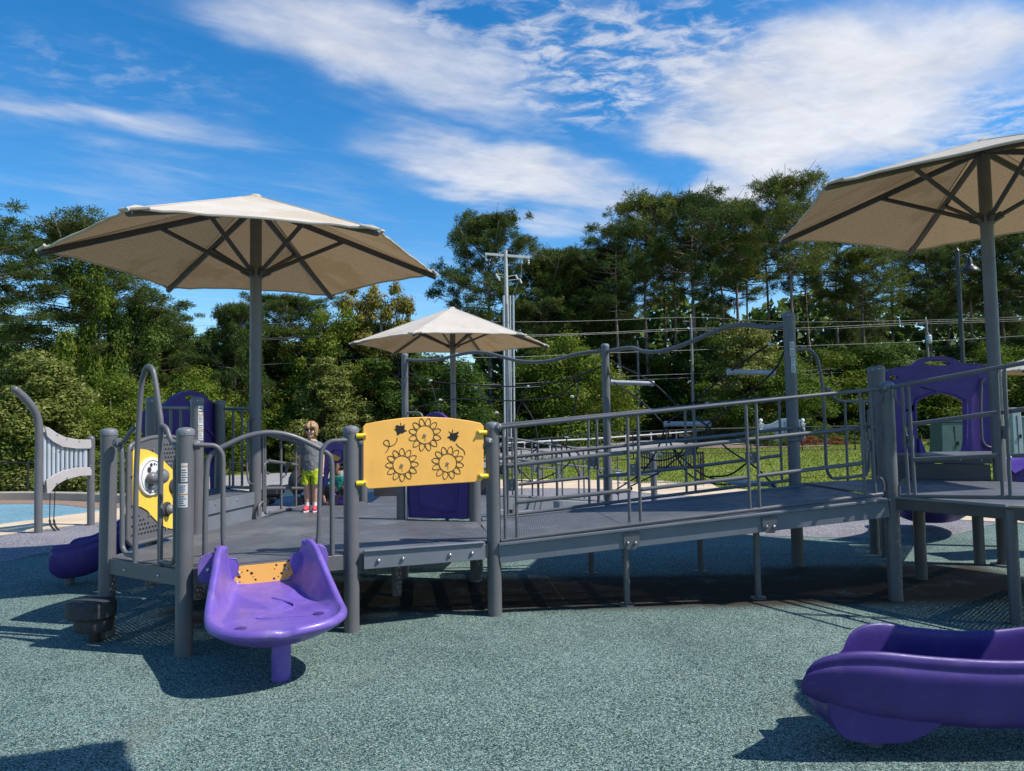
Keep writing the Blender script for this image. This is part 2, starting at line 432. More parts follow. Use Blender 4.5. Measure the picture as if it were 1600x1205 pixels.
def bark(name, a, b_):
    m, t, out = new_mat(name); p = world_pos(t)
    n = t.noise(t.v('MULTIPLY', p, (9, 9, 2.2)), 1, 6, .7)
    c = t.mix(t.ramp(n, .35, .65), a, b_); bsdf(t, out, c, .9, spec=.2, bump=n, bd=.05, bs=.8); MAT[name] = m
bark('bark_pine', (.075, .055, .045), (.29, .225, .19)); bark('bark_grey', (.06, .055, .05), (.17, .155, .14))
def ground_mat():
    m, t, out = new_mat('turf'); p = world_pos(t); sx = t.n('ShaderNodeSeparateXYZ'); t.L.new(p, sx.inputs[0])
    f = t.noise(p, 1.1, 8, .7); f2 = t.noise(p, 40, 4, .7)
    c = t.mix(t.ramp(f, .3, .7), (.16, .205, .022), (.25, .275, .045)); c = t.mix(t.ramp(f2, .35, .65, 0, .5), c, (.10, .14, .02))
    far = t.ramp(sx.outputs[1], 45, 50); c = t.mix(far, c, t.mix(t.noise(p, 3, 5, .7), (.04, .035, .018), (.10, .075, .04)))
    bsdf(t, out, c, .9, spec=.2, bump=f2, bd=.05, bs=.8); MAT['turf'] = m
ground_mat()
# ================================================================ the setting: ground sheets
def sstep(a, b, x):
    t = max(0, min(1, (x - a) / (b - a))); return t * t * (3 - 2 * t)
def tz(x, y):
    return -.03 - .8 * sstep(17.6, 24, y) * sstep(2, -6, x) + .06 * sstep(21, 26, y) * sstep(2, 8, x)
def terrain():
    xs = list(range(-400, -60, 34)) + list(np.arange(-60, 80, 1.0)) + list(range(80, 421, 34))
    ys = list(range(-300, -12, 32)) + list(np.arange(-12, 90, 1.0)) + list(range(90, 620, 40))
    V = [(x, y, tz(x, y)) for y in ys for x in xs]; n = len(xs)
    F = [(j * n + i, j * n + i + 1, (j + 1) * n + i + 1, (j + 1) * n + i) for j in range(len(ys) - 1) for i in range(n - 1)]
    o = link_mesh('lawn_ground', V, F, MAT['turf'], smooth=True); o['kind'] = 'structure'
terrain()
def sheet(name, poly, z, m, kind='structure'):
    V = [Vector((p[0], p[1], z)) for p in poly]; tr = tessellate_polygon([[Vector((p[0], p[1], 0)) for p in poly]]); F = []
    for t in tr:
        a, b, c = (V[i] for i in t); F.append(tuple(t) if (b - a).cross(c - a).z > 0 else tuple(t[::-1]))
    o = link_mesh(name, V, F, m); o['kind'] = kind; return o
def curve(pxs, n=6): return smooth_path([G(x, y) for x, y in pxs], n)
inner = curve([(-260, 872), (-120, 855), (0, 837), (163, 815), (300, 796), (420, 778), (600, 769), (790, 764), (950, 765), (1020, 772), (1170, 782), (1350, 803), (1480, 812), (1600, 818), (1760, 826)])
outer = curve([(-260, 850), (-120, 836), (0, 820), (163, 798), (300, 779), (420, 766), (600, 755), (790, 750), (950, 751), (1020, 757), (1170, 766), (1350, 793), (1480, 802), (1600, 808), (1760, 814)])
band = curve([(-260, 925), (-120, 902), (0, 880), (77, 864), (200, 850), (330, 836), (600, 812), (785, 804), (950, 812), (1130, 833), (1260, 839), (1420, 842), (1490, 836), (1535, 824), (1570, 816)])
near = [(inner[-1].x, -6), (inner[0].x - 2, -6)]
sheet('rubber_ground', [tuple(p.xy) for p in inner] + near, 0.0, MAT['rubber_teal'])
k = min(range(len(inner)), key=lambda i: (inner[i] - band[-1]).length)
sheet('grey_rubber_ground', [tuple(p.xy) for p in inner[:k + 1]] + [tuple(p.xy) for p in band[::-1]], 0.004, MAT['rubber_grey'])
# concrete path round the play area: a real kerb-height strip set flush
pb = MB(); pb.slab([tuple(p.xy) for p in inner] + [tuple(p.xy) for p in outer[::-1]], 0.012, .12); o = pb.build('concrete_path', MAT['tan_concrete'], autos=30); o['kind'] = 'structure'
# second, blue rubber court on the left with a gravel bed and low wall round it
wallc = smooth_path([G(x, y) for x, y in [(-330, 792), (-150, 786), (0, 782), (110, 783), (200, 787), (300, 785), (400, 778), (470, 770)]], 6)
mulc = smooth_path([G(x, y) for x, y in [(-330, 800), (-150, 793), (0, 788), (90, 789), (163, 795), (250, 783)]], 6)
ol = [p for p in outer if p.x < wallc[-1].x + .5]
sheet('blue_rubber_ground', [tuple(p.xy) for p in ol] + [tuple(p.xy) for p in wallc[::-1]], 0.002, MAT['rubber_blue'])
sheet('gravel_bed', [tuple(p.xy) for p in mulc] + [tuple(p.xy) for p in wallc[::-1] if p.x < mulc[-1].x + .1], 0.008, MAT['mulch'])
def wall_strip(path, w, z0, z1, name, m, label, cat):
    mb = MB(); P = [Vector((p.x, p.y, 0)) for p in path]; L = []
    for i in range(len(P)):
        t = (P[min(i + 1, len(P) - 1)] - P[max(i - 1, 0)]).normalized(); n = Vector((-t.y, t.x, 0)); L.append((P[i], n))
    sec = [(0, z0), (0, z1 - .02), (.02, z1), (w - .02, z1), (w, z1 - .02), (w, z0)]; V = []
    for p, n in L:
        for d, z in sec: V.append(p + n * d + Vector((0, 0, z)))
    k = len(sec); F = [(i * k + j, (i + 1) * k + j, (i + 1) * k + j + 1, i * k + j + 1) for i in range(len(L) - 1) for j in range(k - 1)]
    F += [tuple(range(k)), tuple((len(L) - 1) * k + j for j in range(k))[::-1]]
    mb.add(V, F); o = mb.build(name, m, autos=30, origin=tuple(P[0])); tag(o, label, cat); return o
wall_strip(wallc, .22, -1.0, .2, 'retaining_wall', MAT['kerb'], 'low curved concrete retaining wall behind the blue rubber court', 'wall')
# road beyond the lawn
rc = smooth_path([Vector(v) for v in [(-60, 27, 0), (-25, 28.5, 0), (-9, 34.5, 0), (2, 41.5, 0), (12, 53, 0), (25, 68, 0), (55, 95, 0)]], 10)
V, F = [], []
for i, p in enumerate(rc):
    t = (rc[min(i + 1, len(rc) - 1)] - rc[max(0, i - 1)]).normalized(); n = Vector((-t.y, t.x, 0)); w = 2.9 + 2.6 * sstep(-22, -11, p.x)
    for s in (-1, -.33, .33, 1):
        q = p + n * w * s; V.append((q.x, q.y, tz(q.x, q.y) + .05))
F = [(i * 4 + j, (i * 4 + j) + 1, (i + 1) * 4 + j + 1, (i + 1) * 4 + j)[::-1] for i in range(len(rc) - 1) for j in range(3)]
o = link_mesh('road', V, F, MAT['road'], smooth=True); o['kind'] = 'structure'
# mulch bed round the sign
sheet('mulch_bed', [tuple((Vector((14.6 + a * 5.2 + .3 * math.sin(5 * q), 44.2 + b * 2.4)))) for q, a, b in [(q, math.cos(q), math.sin(q)) for q in [i * .2618 for i in range(24)]]], .06, MAT['mulch'])
# lawn grass blades (nobody could count them)
def blades():
    n = 46000; xs, ys = [], []
    while len(xs) < n:
        q = rng.random((n, 2)); y = 14 + 30 * q[:, 0] ** 1.3; x = -3 + (y * .95 + 3) * q[:, 1]
        keep = np.ones(n, bool); xs += list(x[keep]); ys += list(y[keep])
    out = [(G(x, y)) for x, y in [(785, 752), (950, 752)]]
    opx = np.array([p.x for p in outer]); opy = np.array([p.y for p in outer]); V, F = [], []; k = 0
    rdx = np.array([p.x for p in rc]); rdy = np.array([p.y for p in rc])
    order = np.argsort(opx)
    for x, y in zip(xs[:n], ys[:n]):
        if y < np.interp(x, opx[order], opy[order]) + .05: continue
        if y > np.interp(x, rdx, rdy) - 3.2 or y > 48: continue
        z = tz(x, y); a = random.random() * 6.28; h = random.uniform(.035, .085); w = .012 + .0006 * y; lx, ly = random.gauss(0, .03), random.gauss(0, .03)
        c, s_ = math.cos(a) * w, math.sin(a) * w
        V += [(x - c, y - s_, z), (x + c, y + s_, z), (x + lx, y + ly, z + h)]; F.append((k, k + 1, k + 2)); k += 3
    o = link_mesh('grass', V, F, MAT['grass_blade']); o['kind'] = 'stuff'; tag(o, 'short sunlit lawn grass between the concrete path and the road')
blades()

# ================================================================ trees
def leafcloud(C, dirs, size, jit, elong=1.5):
    """diamond leaves at centres C (n,3) facing roughly dirs"""
    n = len(C); nr = dirs + rng.normal(0, jit, (n, 3)); nr /= np.linalg.norm(nr, axis=1)[:, None] + 1e-9
    a = np.cross(nr, rng.normal(0, 1, (n, 3))); a /= np.linalg.norm(a, axis=1)[:, None] + 1e-9; b = np.cross(nr, a)
    s = size * rng.uniform(.6, 1.35, n)[:, None]
    V = np.stack([C - a * s * elong * .5, C + b * s * .36 + nr * s * .1, C + a * s * elong * .5, C - b * s * .36 + nr * s * .1], 1).reshape(-1, 3)
    return V, n
def quads_mesh(name, V, n, m):
    me = bpy.data.meshes.new(name); me.vertices.add(len(V)); me.vertices.foreach_set('co', V.astype(np.float32).ravel())
    me.loops.add(4 * n); me.loops.foreach_set('vertex_index', np.arange(4 * n, dtype=np.int32)); me.polygons.add(n)
    me.polygons.foreach_set('loop_start', np.arange(0, 4 * n, 4, dtype=np.int32)); me.materials.append(m); me.update(calc_edges=True); me.validate(); return me
def limb_mesh(paths, m, name):
    mb = MB()
    for P, r0, r1, n in paths:
        k = len(P); mb.tube(P, [r0 + (r1 - r0) * (i / (k - 1)) ** .8 for i in range(k)], n)
    me = bpy.data.meshes.new(name); me.from_pydata([tuple(v) for v in mb.V], [], mb.F); me.materials.append(m); me.polygons.foreach_set('use_smooth', [True] * len(me.polygons)); me.update(); return me
def pine_proto(h, c0, spread, seed, m, vine=False, lean=.0, dens=1.0):
    r = random.Random(seed); P = []; nseg = 9; bx, by = r.gauss(0, .25), r.gauss(0, .25)
    for i in range(nseg + 1):
        t = i / nseg; P.append(Vector((lean * t * h + bx * math.sin(t * 3.1), by * math.sin(t * 2.6), h * t)))
    def at(t):
        q = t * nseg; i = min(nseg - 1, int(q)); return P[i].lerp(P[i + 1], q - i)
    paths = [(P, .021 * h * .52, .03, 9)]; C, DR = [], []
    nl = int(60 * dens); golden = 2.399
    for k in range(nl):
        t = c0 + (1 - c0) * ((k + r.random()) / nl) ** .85; s = (t - c0) / (1 - c0)
        L = spread * (.42 + .75 * math.sin(math.pi * (.2 + .72 * s)) ** 1.1) * r.uniform(.55, 1.2) * (1 if s < .93 else .6)
        az = k * golden + r.uniform(-.5, .5); el = -.15 + .95 * s + r.uniform(-.2, .25)
        o = at(min(t, .985)); dx = Vector((math.cos(az) * math.cos(el), math.sin(az) * math.cos(el), math.sin(el)))
        mid = o + dx * L * .55 + Vector((0, 0, -.06 * L)); end = o + dx * L + Vector((0, 0, .12 * L))
        lp = [o, o.lerp(mid, .6) , mid, end]; paths.append((lp, .012 * h * .24 * (1 - .5 * s) + .02, .015, 5))
        side = dx.cross(Vector((0, 0, 1))).normalized() if abs(dx.z) < .98 else Vector((1, 0, 0))
        for j in range(int(2 + L * 1.25)):
            u = r.uniform(.45, 1.06); q0 = (mid + (end - mid) * ((u - .55) / .45)) if u > .55 else o.lerp(mid, u / .55)
            q0 = q0 + side * max(-.34, min(.34, r.gauss(0, .24))) * L + Vector((0, 0, r.uniform(-.05, .35))); cr = r.uniform(.28, .55); q0.z = min(q0.z, h - cr * .6 - .1)
            paths.append(([o.lerp(end, max(.2, u - .3)), q0], .018, .008, 4))
            for m_ in range(int(dens * (6 + 19 * cr))):
                v = Vector((r.gauss(0, 1), r.gauss(0, 1), r.gauss(0, .7))); v = v.normalized() * (r.random() ** .45); C.append(q0 + v * cr * Vector((1, 1, .7)).length / 1.58); DR.append((v * .9 + Vector((0, 0, .55))).normalized())
    # each tuft: a burst of needle blades
    nb = 15; K = 1; n = len(C) * K; C = np.array([tuple(c) for c in C]); DR = np.array([tuple(d) for d in DR])
    
    cc = np.repeat(C, nb, 0); dd = rng.normal(0, 1, (n * nb, 3)) + np.repeat(DR, nb, 0) * .8; dd /= np.linalg.norm(dd, axis=1)[:, None]
    ln = rng.uniform(.15, .30, n * nb)[:, None] * (.8 + .012 * h); w = rng.uniform(.014, .028, n * nb)[:, None]
    sd = np.cross(dd, rng.normal(0, 1, (n * nb, 3))); sd /= np.linalg.norm(sd, axis=1)[:, None]
    st = cc + dd * ln * .1 + rng.normal(0, .07, (n * nb, 3))
    V = np.stack([st - sd * w * .4, st + dd * ln * .6 - sd * w, st + dd * ln, st + dd * ln * .6 + sd * w], 1).reshape(-1, 3)
    return limb_mesh(paths, MAT['bark_pine'], 'trunk'), quads_mesh('crown', V, n * nb, m)
def broad_proto(h, c0, rx, seed, m, bm, nleaf=15000, size=.20, lobes=26, multi=1, cone=0.0):
    r = random.Random(seed); paths = []; L = []
    base = Vector((0, 0, 0))
    for s in range(multi):
        tx, ty = (r.gauss(0, .12 * rx), r.gauss(0, .12 * rx)) if multi > 1 else (0, 0)
        top = Vector((tx * 2, ty * 2, h * (.86 if s == 0 else r.uniform(.55, .8)))); P = [base + Vector((tx * .3, ty * .3, 0)), base.lerp(top, .35) + Vector((r.gauss(0, .1), r.gauss(0, .1), 0)), base.lerp(top, .7) + Vector((r.gauss(0, .15), r.gauss(0, .15), 0)), top]
        paths.append((smooth_path(P, 3), (.018 * h + .03) / (multi ** .5), .02, 7))
    for k in range(lobes):
        s = (k + .5) / lobes; z = c0 * h + (h - c0 * h) * s
        prof = math.sin(math.pi * min(.97, .16 + .80 * s)) ** .75 if not cone else (1 - s * .9) ** .8 * cone + .08
        az = k * 2.399 + r.uniform(-.5, .5); rad = rx * prof * r.uniform(.45, 1.12); c = Vector((math.cos(az) * rad, math.sin(az) * rad, z + r.uniform(-.05, .05) * h))
        lr = rx * r.uniform(.15, .42) * (1 - .35 * s) * (1 if not cone else .75); L.append((c, lr))
        o = Vector((0, 0, max(.15 * h, z - .22 * h))); paths.append(([o, o.lerp(c, .55) + Vector((0, 0, .04 * h)), c], .006 * h + .015, .01, 5))
    w = np.array([l[1] ** 2 for l in L]); w /= w.sum(); ids = rng.choice(len(L), nleaf, p=w)
    cen = np.array([tuple(l[0]) for l in L])[ids]; rad = np.array([l[1] for l in L])[ids]
    d = rng.normal(0, 1, (nleaf, 3)); d /= np.linalg.norm(d, axis=1)[:, None]
    wob = 1 + .25 * np.sin(d[:, 0] * 5 + ids) * np.cos(d[:, 1] * 4 + ids * 1.7) + .18 * np.sin(d[:, 2] * 9 + ids * .6)
    rr = rad * wob * np.clip(rng.normal(.84, .24, nleaf), .2, 1.4)
    C = cen + d * rr[:, None] * np.array([1, 1, .82]); dirs = d + np.array([0, 0, .55])
    V, n = leafcloud(C, dirs, size, .45)
    return limb_mesh(paths, bm, 'trunk'), quads_mesh('crown', V, n, m)
PR = {}
PR['pineA'] = pine_proto(20, .62, 3.1, 1, MAT['needle'], dens=.8); PR['pineB'] = pine_proto(22, .68, 2.8, 5, MAT['needle'], dens=.7); PR['pineC'] = pine_proto(18, .40, 3.4, 9, MAT['needle_dark'], dens=1.15)
PR['pineD'] = pine_proto(12, .12, 2.7, 13, MAT['needle_dark'], dens=1.3); PR['pineE'] = pine_proto(21, .56, 3.3, 23, MAT['needle_dark'], lean=.03, dens=.8)
bg = MAT['bark_grey']
PR['oakA'] = broad_proto(10, .12, 3.6, 2, MAT['leaf_mid'], bg, 42000, .135, 44); PR['oakB'] = broad_proto(11, .2, 3.2, 3, MAT['leaf_dark'], bg, 38000, .14, 40); PR['oakC'] = broad_proto(9, .05, 3.4, 4, MAT['leaf_dark'], bg, 38000, .125, 42, 2)
PR['yel'] = broad_proto(11, .2, 2.8, 6, MAT['leaf_yellow'], bg, 30000, .14, 34)
PR['bush'] = broad_proto(5, .02, 2.1, 7, MAT['leaf_light'], bg, 60000, .075, 70, 3, cone=.95); PR['bushB'] = broad_proto(5, .02, 2.5, 8, MAT['leaf_mid'], bg, 56000, .08, 64, 3)
PR['low'] = broad_proto(1.2, .0, .9, 10, MAT['leaf_mid'], bg, 4200, .05, 18, 3); PR['red'] = broad_proto(.8, .0, .7, 11, MAT['leaf_red'], bg, 2500, .05, 14, 3)
PH = {}
for k_, (t_, c_) in PR.items():
    zz = np.empty(len(c_.vertices) * 3, np.float32); c_.vertices.foreach_get('co', zz); PH[k_] = float(np.percentile(zz[2::3], 99.7))
def tree(kind, loc, h, w, name, label, cat='tree', group=None, rz=None):
    tm, cm = PR[kind]; e = empty(name, loc, label, cat, group)
    ph = PH[kind]
    e.scale = (w, w, h / ph); e.rotation_euler = (0, 0, random.uniform(0, 6.28) if rz is None else rz)
    for n, me in (('trunk', tm), ('crown', cm)):
        c = bpy.data.objects.new(n, me); COL.objects.link(c); c.parent = e
    return e
def tpx(kind, x, ytop, Y, name, label, w=1.0, cat='tree', group=None, dz=0.0, rz=None):
    """tree whose top stands on the sight line of photo pixel (x, ytop), Y metres away"""
    p = D(x, ytop, Y); z = tz(p.x, Y) - .05 + dz
    return tree(kind, (p.x, Y, z), p.z - z, w, name, label, cat, group, rz)
# left edge and left stand
tpx('pineE', -32, 352, 34, 'pine_tree', 'tall pine at the left edge of the wood with dark hanging boughs', 1.0)
tpx('pineC', 122, 352, 39, 'pine_tree', 'big pine behind the left umbrella with open boughs against the sky', 1.25)
tpx('oakA', 150, 405, 37, 'vine_tree', 'tall trunk wrapped in bright green vine under the big left pine', .5)
tpx('oakC', 205, 482, 38, 'broadleaf_tree', 'dense green tree right of the vine covered trunk', .72)
tpx('pineC', 245, 483, 40, 'pine_tree', 'short pine seen just left of the left umbrella pole against the sky', .62)
tpx('oakB', 285, 507, 43, 'broadleaf_tree', 'dark rounded tree low on the skyline left of the left umbrella pole', .8)
tpx('oakB', 333, 517, 44, 'broadleaf_tree', 'low dark tree touching the left umbrella pole on the skyline', .75)
tpx('pineD', 375, 478, 42, 'conifer_tree', 'slim pointed conifer beside the left umbrella pole', .62)
tpx('pineC', 452, 464, 48, 'pine_tree', 'full bushy pine right of the left umbrella pole', .95)
tpx('pineD', 425, 515, 47, 'pine_tree', 'young pine with boughs to the ground behind the boy', 1.2)
tpx('oakA', 510, 487, 45, 'broadleaf_tree', 'green tree between the bushy pine and the autumn tinted trees', .75)
tpx('yel', 563, 446, 46, 'autumn_tree', 'pale tree with yellowing leaves left of the middle umbrella', .9)
tpx('yel', 622, 447, 45, 'autumn_tree', 'small golden brown tree above the left side of the middle umbrella', .62)
tpx('pineD', 570, 510, 48, 'pine_tree', 'dark pine below the yellowing trees beside the wooden pole', 1.3)
tpx('oakB', 640, 530, 44, 'broadleaf_tree', 'dark broad tree behind the middle umbrella canopy', 1.0)
tpx('oakC', 700, 560, 43, 'broadleaf_tree', 'dark tree behind the pole of the middle umbrella', .9)
tpx('bush', 62, 552, 25, 'large_bush', 'large pale green bush behind the chime panel at left', 1.25, 'bush')
tpx('bushB', -35, 600, 25, 'large_bush', 'green bush at the left edge of the picture', 1.1, 'bush')
tpx('bushB', 205, 590, 30, 'large_bush', 'blue green bush behind the arched hand loop', .95, 'bush')
tpx('bush', 517, 564, 42.5, 'large_bush', 'tall pale green bush right behind the boy', 1.5, 'bush')
tpx('bushB', 300, 575, 40, 'large_bush', 'dark green bush behind the left purple slide hood', 1.3, 'bush')
tpx('bushB', 425, 606, 44, 'large_bush', 'green bush just right of the left umbrella pole', 1.1, 'bush')
tpx('bushB', 120, 640, 27, 'large_bush', 'low green bush between the chime posts', .8, 'bush')
# tall pine behind the utility pole
tpx('pineC', 764, 341, 60, 'pine_tree', 'lone tall pine behind the concrete utility pole', 1.15)
# right hand pine stand
RP = [(850, 405, 62, 'pineC', 1.15), (893, 392, 64, 'pineC', 1.2), (935, 392, 66, 'pineC', 1.15), (975, 352, 60, 'pineE', 1.05), (1012, 312, 64, 'pineA', 1.2), (1046, 318, 68, 'pineB', 1.1), (1083, 310, 63, 'pineE', 1.25), (1118, 316, 69, 'pineA', 1.1), (1150, 322, 66, 'pineB', 1.15),
      (1222, 277, 60, 'pineA', 1.15), (1188, 330, 72, 'pineB', 1.1), (1268, 318, 70, 'pineE', 1.0), (1310, 372, 66, 'pineB', 1.1), (1352, 390, 64, 'pineA', 1.1), (1395, 388, 72, 'pineB', 1.1), (1432, 392, 66, 'pineE', 1.0), (1475, 380, 70, 'pineA', 1.1), (1520, 372, 66, 'pineB', 1.15), (1562, 366, 68, 'pineA', 1.15), (1605, 352, 64, 'pineE', 1.1), (1650, 350, 66, 'pineA', 1.1),
      (870, 440, 72, 'pineB', 1.1), (915, 430, 74, 'pineA', 1.1), (960, 400, 76, 'pineC', .9), (1030, 390, 76, 'pineB', 1.1), (1095, 365, 80, 'pineE', 1.1), (1165, 372, 80, 'pineB', 1.1), (1330, 450, 80, 'pineC', .9), (1500, 440, 80, 'pineB', 1.1), (1580, 430, 80, 'pineC', .9)]
LB = {(1222, 277): 'tallest pine on the skyline just left of the right umbrella', (1012, 312): 'tall pine with a flat dense top at the left end of the right hand stand', (975, 352): 'dark pine whose shoulder drops to the sky at the left of the stand', (850, 405): 'leftmost dark pine of the right stand beside the utility pole', (1083, 310): 'broad topped pine in the middle of the skyline stand'}
for i, (x, y, Y, k, w) in enumerate(RP):
    lb = LB.get((x, y))
    tpx(k, x, y, Y, 'pine_tree', lb or ('tall pine in the front of the dense stand behind the ramp' if Y < 71 else 'dark pine deep in the stand behind the ramp'), w, group='pines of the stand behind the ramp')
for i in range(27):
    x = 790 + i * 32.5 + random.uniform(-14, 14); y = random.uniform(525, 610); Y = random.uniform(57, 70)
    tpx(random.choice(['oakB', 'oakC', 'oakB', 'oakA', 'pineD']), x, y, Y, 'understory_tree', 'dark understorey tree between the pine trunks', random.uniform(.95, 1.35), group='understorey trees below the pines')
for i in range(12):
    x = -60 + i * 68 + random.uniform(-15, 15); y = random.uniform(530, 580) if x > 30 else 500; Y = random.uniform(44, 52)
    tpx(random.choice(['oakB', 'oakC', 'oakA']), x, y, Y, 'understory_tree', 'dark tree filling the back of the left wood', random.uniform(1.0, 1.3), group='trees at the back of the left wood')
tpx('bushB', 880, 524, 52, 'bushy_tree', 'bright green leafy tree behind the middle rope climber post', 1.75)
tpx('bushB', 842, 590, 52, 'bushy_tree', 'dark green leafy tree right of the utility pole', 1.4)
tpx('bush', 1165, 508, 54, 'bushy_tree', 'leafy yellow green tree behind the upper hanging step', 1.9)
tpx('bushB', 1215, 560, 52, 'bushy_tree', 'leafy tree behind the tallest rope climber post', 1.5)
tpx('bushB', 1330, 555, 58, 'bushy_tree', 'leafy grey green tree left of the purple archway', 2.0)
tpx('bushB', 1420, 585, 60, 'bushy_tree', 'leafy tree seen over the purple archway', 1.7)
tpx('bushB', 1570, 540, 58, 'bushy_tree', 'leafy tree behind the pole of the right umbrella', 1.9)
for x, y, Y, k, w in [(1195, 668, 45, 'low', 1.3), (1205, 672, 44, 'low', 1.1), (1232, 676, 44.5, 'low', 1.2), (1272, 678, 45, 'red', 1.2), (1300, 679, 45.5, 'red', 1.3), (1325, 677, 46, 'low', 1.3), (1252, 680, 44, 'red', 1.0), (1462, 682, 42, 'low', .8)]:
    tpx(k, x, y + 3, Y, 'shrub', ('red leaved' if k == 'red' else 'green') + ' low shrub in the mulch bed by the sign', w, 'shrub', 'shrubs round the sign')
# the wood far behind: reads as one dark mass
def far_wood():
    n = 60000; x = rng.uniform(-110, 170, n); base = np.where(x < -5, 58, 92); y = base + rng.uniform(0, 9, n)
    top = np.where(x < -5, 7.0, 17.0) + 1.5 * np.sin(x * .35) + 1.1 * np.sin(x * .93 + 1); z = -1 + (top + 1) * rng.random(n) ** .8
    V, m = leafcloud(np.stack([x, y, z], 1), np.tile([0, -.6, .5], (n, 1)), 1.0, .6)
    me = quads_mesh('far_wood', V, m, MAT['leaf_dark']); o = bpy.data.objects.new('far_wood', me); COL.objects.link(o); tag(o, 'dark mass of woodland filling the gaps far behind the trees', kind='stuff')
far_wood()
# ================================================================ shade umbrellas
def umbrella(c, zb, zc, za, R, a0, label, group='tan hexagonal shade umbrellas', pole_r=.068, hub_drop=.95):
    c = Vector((c[0], c[1], 0)); o = empty('shade_umbrella', (c.x, c.y, zb), label, 'umbrella', group)
    ang = [R_(a0 + 60 * k) for k in range(6)]; cor = [c + Vector((math.cos(a) * R, math.sin(a) * R, zc)) for a in ang]; apex = c + Vector((0, 0, za))
    hub = za - hub_drop
    pm = MB(); pm.tube([c + Vector((0, 0, zb)), c + Vector((0, 0, za - .12))], pole_r, 20); pm.build('pole', MAT['steel'], o)
    fl = MB(); fl.lathe([(.14, 0), (.14, .02), (.075, .024), (.075, .05)], c + Vector((0, 0, zb)), 20); fl.build('base_flange', MAT['steel'], o)
    cl = MB(); cl.lathe([(pole_r, -.05), (pole_r + .014, -.05), (pole_r + .014, .06), (pole_r, .06)], c + Vector((0, 0, hub)), 20)
    cl.build('collar', [MAT['steel'], MAT['bolt']], o)
    for k in range(6):
        rb = MB(); rb.tube([apex + Vector((0, 0, -.13)), cor[k].lerp(apex, -.0) + Vector((0, 0, -.035))], .036, 10); r = rb.build('rib', MAT['steel_dark'], o)
        st = MB(); p = apex.lerp(cor[k], .47) + Vector((0, 0, -.09)); h0 = c + Vector((math.cos(ang[k]) * pole_r, math.sin(ang[k]) * pole_r, hub))
        st.tube([h0, p], .026, 10); d = (p - h0).normalized(); st.bar(h0 - d * .0, h0 + d * .1, .05, .075); st.ball(p, .032, 8); st.build('strut', MAT['steel_dark'], o)
    # canopy: six sagging panels, rolled hem, small pockets at the corners
    N = 24; mb = MB(); V = []; idx = {}; F = []
    for k in range(6):
        A, B = cor[k], cor[(k + 1) % 6]; mid = (A + B) / 2; inw = (c + Vector((0, 0, zc)) - mid).normalized()
        for i in range(N + 1):
            s = i / N
            for j in range(N + 1):
                t = j / N; e = A.lerp(B, t) + inw * (.055 * R / 2.2 * 4 * t * (1 - t)) + Vector((0, 0, .03 * 4 * t * (1 - t)))
                p = apex.lerp(e, s); p.z -= .015 * math.sin(math.pi * s) * 4 * t * (1 - t) * R / 2.2
                cw = max(math.exp(-((1 - s) ** 2 + (1 - t) ** 2) / .06), math.exp(-((1 - s) ** 2 + t ** 2) / .06)); p.z += .004 * math.sin(17 * t + 3 * k) * s * s + .009 * cw * math.sin(38 * (t if t < .5 else 1 - t) / max(.25, s))
                V.append(p)
        b = k * (N + 1) ** 2
        for i in range(N):
            for j in range(N): F.append((b + i * (N + 1) + j, b + (i + 1) * (N + 1) + j, b + (i + 1) * (N + 1) + j + 1, b + i * (N + 1) + j + 1))
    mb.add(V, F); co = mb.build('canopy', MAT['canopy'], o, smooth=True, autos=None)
    wd = co.modifiers.new('w', 'WELD'); wd.merge_threshold = .002
    hm = MB(); hem = []
    for k in range(6):
        for j in range(N): hem.append(V[k * (N + 1) ** 2 + N * (N + 1) + j])
    hm.tube(hem, .014, 6, closed=True)
    for k in range(6):
        d = (cor[k] - apex).normalized(); q = Vector((-math.sin(ang[k]), math.cos(ang[k]), 0))
        hm.tube([cor[k] - d * .2 + Vector((0, 0, .0)), cor[k] - d * .1 + Vector((0, 0, .006)), cor[k] + d * .03 + Vector((0, 0, -.006))], [.014, .024, .022], 10)
        for s in (-1, 1):
            hm.tube([cor[k] + d * .01, cor[k] - d * .09 + q * s * .15 + Vector((0, 0, -.004))], .016, 6)
    hm.build('hem', MAT['canopy'], co)
    sm = MB()
    for k in range(6): sm.tube([apex + Vector((0, 0, .002)), apex.lerp(cor[k], .5) + Vector((0, 0, .004)), cor[k] + Vector((0, 0, .004))], .006, 5)
    sm.lathe([(.1, -.06), (.09, -.03), (.05, .008), (0, .012)], apex, 16); sm.build('seams', MAT['canopy'], co)
    return o
umbrella((-3.02, 8.36), .0, 3.65, 4.47, 2.20, 21, 'large tan umbrella rising through the deck at left beside the boy')
umbrella((-1.40, 16.9), 0, 3.60, 4.50, 2.38, 15, 'middle tan umbrella standing behind the yellow sunflower panel')
umbrella((5.55, 8.16), .0, 4.16, 4.92, 2.35, 20, 'right tan umbrella above the ramp with a water stained canopy')
umbrella((13.9, 17.2), 0, 2.75, 3.55, 2.2, 20, 'far tan umbrella cut off by the right edge of the picture')
# the umbrella the photographer stands under (its shadow falls across the lower left corner)
umbrella((.12, -.07), 0, 4.2, 5.2, 3.35, 73, 'tan umbrella standing over the photographer')

